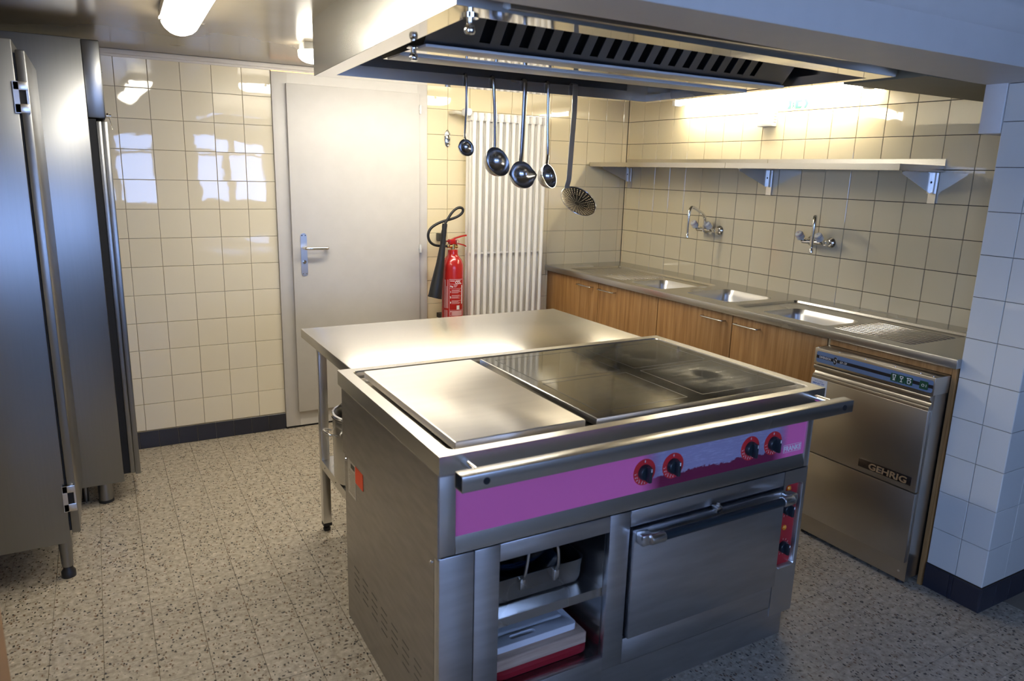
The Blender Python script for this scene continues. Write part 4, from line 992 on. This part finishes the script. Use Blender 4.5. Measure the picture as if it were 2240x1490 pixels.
obj('squeeze_lever', bar([(-1.486, -.152, 1.128), (-1.455, -.152, 1.134), (-1.430, -.152, 1.146), (-1.385, -.152, 1.158), (-1.350, -.152, 1.163)], .010, .0045), 'red_paint', ex)
obj('valve_block', bx(-1.470, -1.418, -.168, -.136, 1.108, 1.140, bev=.004), 'red_paint', ex)
obj('safety_pin', B().tube([(-1.420+.011*math.cos(a), -.172, 1.126+.011*math.sin(a)) for a in [2*PI*k/14 for k in range(15)]], .0013, 6).cyl((-1.431, -.180, 1.126), (-1.431, -.12, 1.126), .002), 'chrome', ex)
hy = -.195
obj('horn', B().tube([(-1.527, hy, 1.120), (-1.530, hy, 1.105), (-1.545, hy, 1.00), (-1.572, hy-.002, .86), (-1.583, hy-.004, .788)], [.0165, .018, .0255, .037, .043], 24).tube([(-1.5825, hy-.004, .792), (-1.584, hy-.004, .786)], [.0445, .0445], 24), 'black_rubber', ex)
obj('horn_grip', B().tube([(-1.516, hy, 1.240), (-1.518, hy, 1.225), (-1.520, hy, 1.205), (-1.522, hy, 1.190), (-1.524, hy, 1.170), (-1.525, hy, 1.150), (-1.527, hy, 1.135), (-1.527, hy, 1.118)], [.0155, .0165, .0145, .0165, .0165, .0150, .0180, .0180], 16), 'black_rubber', ex)
obj('hose', B().tube([(-1.516, hy, 1.235), (-1.508, hy, 1.252), (-1.492, hy, 1.275), (-1.468, hy, 1.310), (-1.435, hy, 1.335), (-1.405, hy, 1.339), (-1.391, hy, 1.322), (-1.400, hy+.004, 1.300), (-1.430, hy+.010, 1.279), (-1.471, hy+.020, 1.264), (-1.520, hy+.025, 1.252), (-1.565, hy+.028, 1.234), (-1.602, hy+.03, 1.208), (-1.617, hy+.03, 1.169), (-1.606, hy+.03, 1.132), (-1.580, hy+.03, 1.110), (-1.545, hy+.03, 1.102), (-1.500, hy+.035, 1.099), (-1.470, EC.y-.01, 1.098)], .0082, 10, smooth=2), 'black_rubber', ex)
# label: printed around the cylinder. s = metres along the circumference from the label's centre, z = height
a0 = math.atan2(-4.316+.152, -3.37+1.441)+.14                 # the label turns about this way
def cw(s, z, d=0.0007): a = a0+s/ER; return EC+V((math.cos(a)*(ER+d), math.sin(a)*(ER+d), z))
def band(nm, s0, s1, z0, z1, mat, par, d=.0005):
    n = max(2, int((s1-s0)/.006)); q = B()
    q.loft([[cw(s0+(s1-s0)*i/n, z0, d), cw(s0+(s1-s0)*i/n, z1, d)] for i in range(n+1)], closed=False)
    return obj(nm, q, mat, par)
def wtext(s, size, s0, z, mat, par, off=0, sx=1):
    text('lettering', s, size, (0, 0, 0), (1, 0, 0), (0, 0, 1), mat, par, ext=.0002, offset=off, wrap=lambda x, y, zz: cw(s0+x, z+y, .0010+zz), sx=sx)
lb = band('label', -.034, .062, .600, .897, 'red_paint', ex, .0003)
for z0, z1 in ((.893, .897), (.866, .868), (.838, .840), (.700, .702)): band('label_rule', -.028, .062, z0, z1, 'print_pink', lb)
band('label_rule', -.030, -.028, .600, .897, 'print_pink', lb)
band('label_heading', -.025, .005, .882, .889, 'print_pink', lb); band('label_heading', .010, .045, .883, .890, 'print_pink', lb)
wtext('CO\u2082', .0215, .006, .8695, 'print_white', lb, .0007); wtext('5kg', .0130, -.025, .848, 'print_white', lb, .0006)
for k in range(4): band('label_text', -.002, .026-.004*k, .861-.0048*k, .8635-.0048*k, 'print_pink', lb)
for r_, zc_ in enumerate((.824, .790, .756)):
    wtext(str(r_+1), .0150, -.025, zc_-.012, 'print_white', lb, .0008)
    for k in range(4): band('label_text', -.014, (.042, .038, .050, .030)[(k+r_) % 4], zc_+.004-.0060*k, zc_+.0068-.0060*k, 'print_pink', lb)
band('label_square', .018, .038, .704, .730, 'print_white', lb); band('label_block', -.026, .060, .664, .696, 'print_pink', lb); wtext('E', .026, -.024, .669, 'red_paint', lb, .0008)
band('label_flag', .054, .062, .738, .858, 'print_white', lb)
for k, (s0, z0) in enumerate(((-.066, .712), (-.058, .712), (-.050, .712), (-.042, .712), (-.064, .60), (-.054, .60), (-.046, .60))):
    band('label_text', s0, s0+.0045, z0, z0+(.18 if k < 2 else .14 if k == 2 else .182) if k < 4 else .70, 'print_pink', lb)

# ================================================================ TALL STEEL CABINETS ON THE LEFT
f1 = thing('tall_fridge', 'tall stainless fridge nearest the viewer at the left edge', 'fridge', (-3.9, -1.05, 0), 'tall stainless fridges')
obj('body', bx(-4.22, -3.562, -1.340, -.735, .155, 1.936, bev=.003), 'steel_fridge', f1)
obj('door', bx(-3.556, -3.528, -1.338, -.74, .190, 1.905, bev=.004), 'steel_fridge', f1)
obj('door_gasket', bx(-3.562, -3.556, -1.330, -.75, .20, 1.895), 'dark_gap', f1)
for z0, z1 in ((1.706, 1.806), (.283, .385)):
    h_ = B().box(-3.572, -3.530, -1.349, -1.338, z0, z0+.030, bev=.002).box(-3.572, -3.530, -1.349, -1.338, z1-.028, z1, bev=.002).box(-3.572, -3.556, -1.349, -1.338, z0, z1).box(-3.536, -3.530, -1.348, -1.338, z0, z1)
    hg = obj('hinge', h_, 'steel_x', f1)
    obj('hinge_recess', bx(-3.556, -3.536, -1.341, -1.3385, z0+.03, z1-.028), 'dark_gap', hg)
for x, y in ((-3.585, -1.30), (-4.17, -1.30), (-3.585, -.79), (-4.17, -.79)):
    lg = obj('leg', B().cyl((x, y, .045), (x, y, .156), .0195, .0235, 18), 'steel_fridge', f1)
    obj('foot', B().lathe((x, y, 0), (0, 0, 1), [(.025, 0), (.025, .022), (.017, .034), (.017, .046)], 18, True, True), 'black_rubber', lg)
f2 = thing('tall_fridge', 'tall stainless fridge against the back wall with upper panel', 'fridge', (-3.8, -.38, 0), 'tall stainless fridges')
obj('body', bx(-4.20, -3.366, -.700, -.05, .105, 2.044, bev=.003), 'steel_fridge', f2)
obj('upper_panel', bx(-3.366, -3.300, -.698, -.06, 1.733, 2.042, bev=.006), 'steel_fridge', f2)
obj('door', B().box(-3.338, -3.318, -.698, -.06, .140, 1.722, bev=.004).box(-3.318, -3.295, -.698, -.06, .132, 1.722, bev=.004), 'steel_fridge', f2)
obj('door_gasket', bx(-3.366, -3.338, -.690, -.07, .14, 1.73), 'dark_gap', f2)
obj('lock', B().lathe((-3.298, -.690, 1.745), (1, 0, 0), [(.011, 0), (.011, .008), (.006, .010), (.006, .018)], 14, True, True).tube([(-3.290, -.69, 1.74), (-3.285, -.70, 1.72), (-3.280, -.70, 1.69)], .002, 6), 'chrome', f2)
for x, y in ((-3.448, -.64), (-4.12, -.64), (-3.448, -.12), (-4.12, -.12)):
    lg = obj('leg', B().cyl((x, y, .012), (x, y, .108), .031, .031, 20), 'steel_fridge', f2)
    obj('foot', B().cyl((x, y, 0), (x, y, .012), .033, .033, 20), 'black_rubber', lg)
obj('leg', B().cyl((-3.53, -.60, .0), (-3.53, -.60, .108), .012, .018, 14), 'steel_fridge', f2)
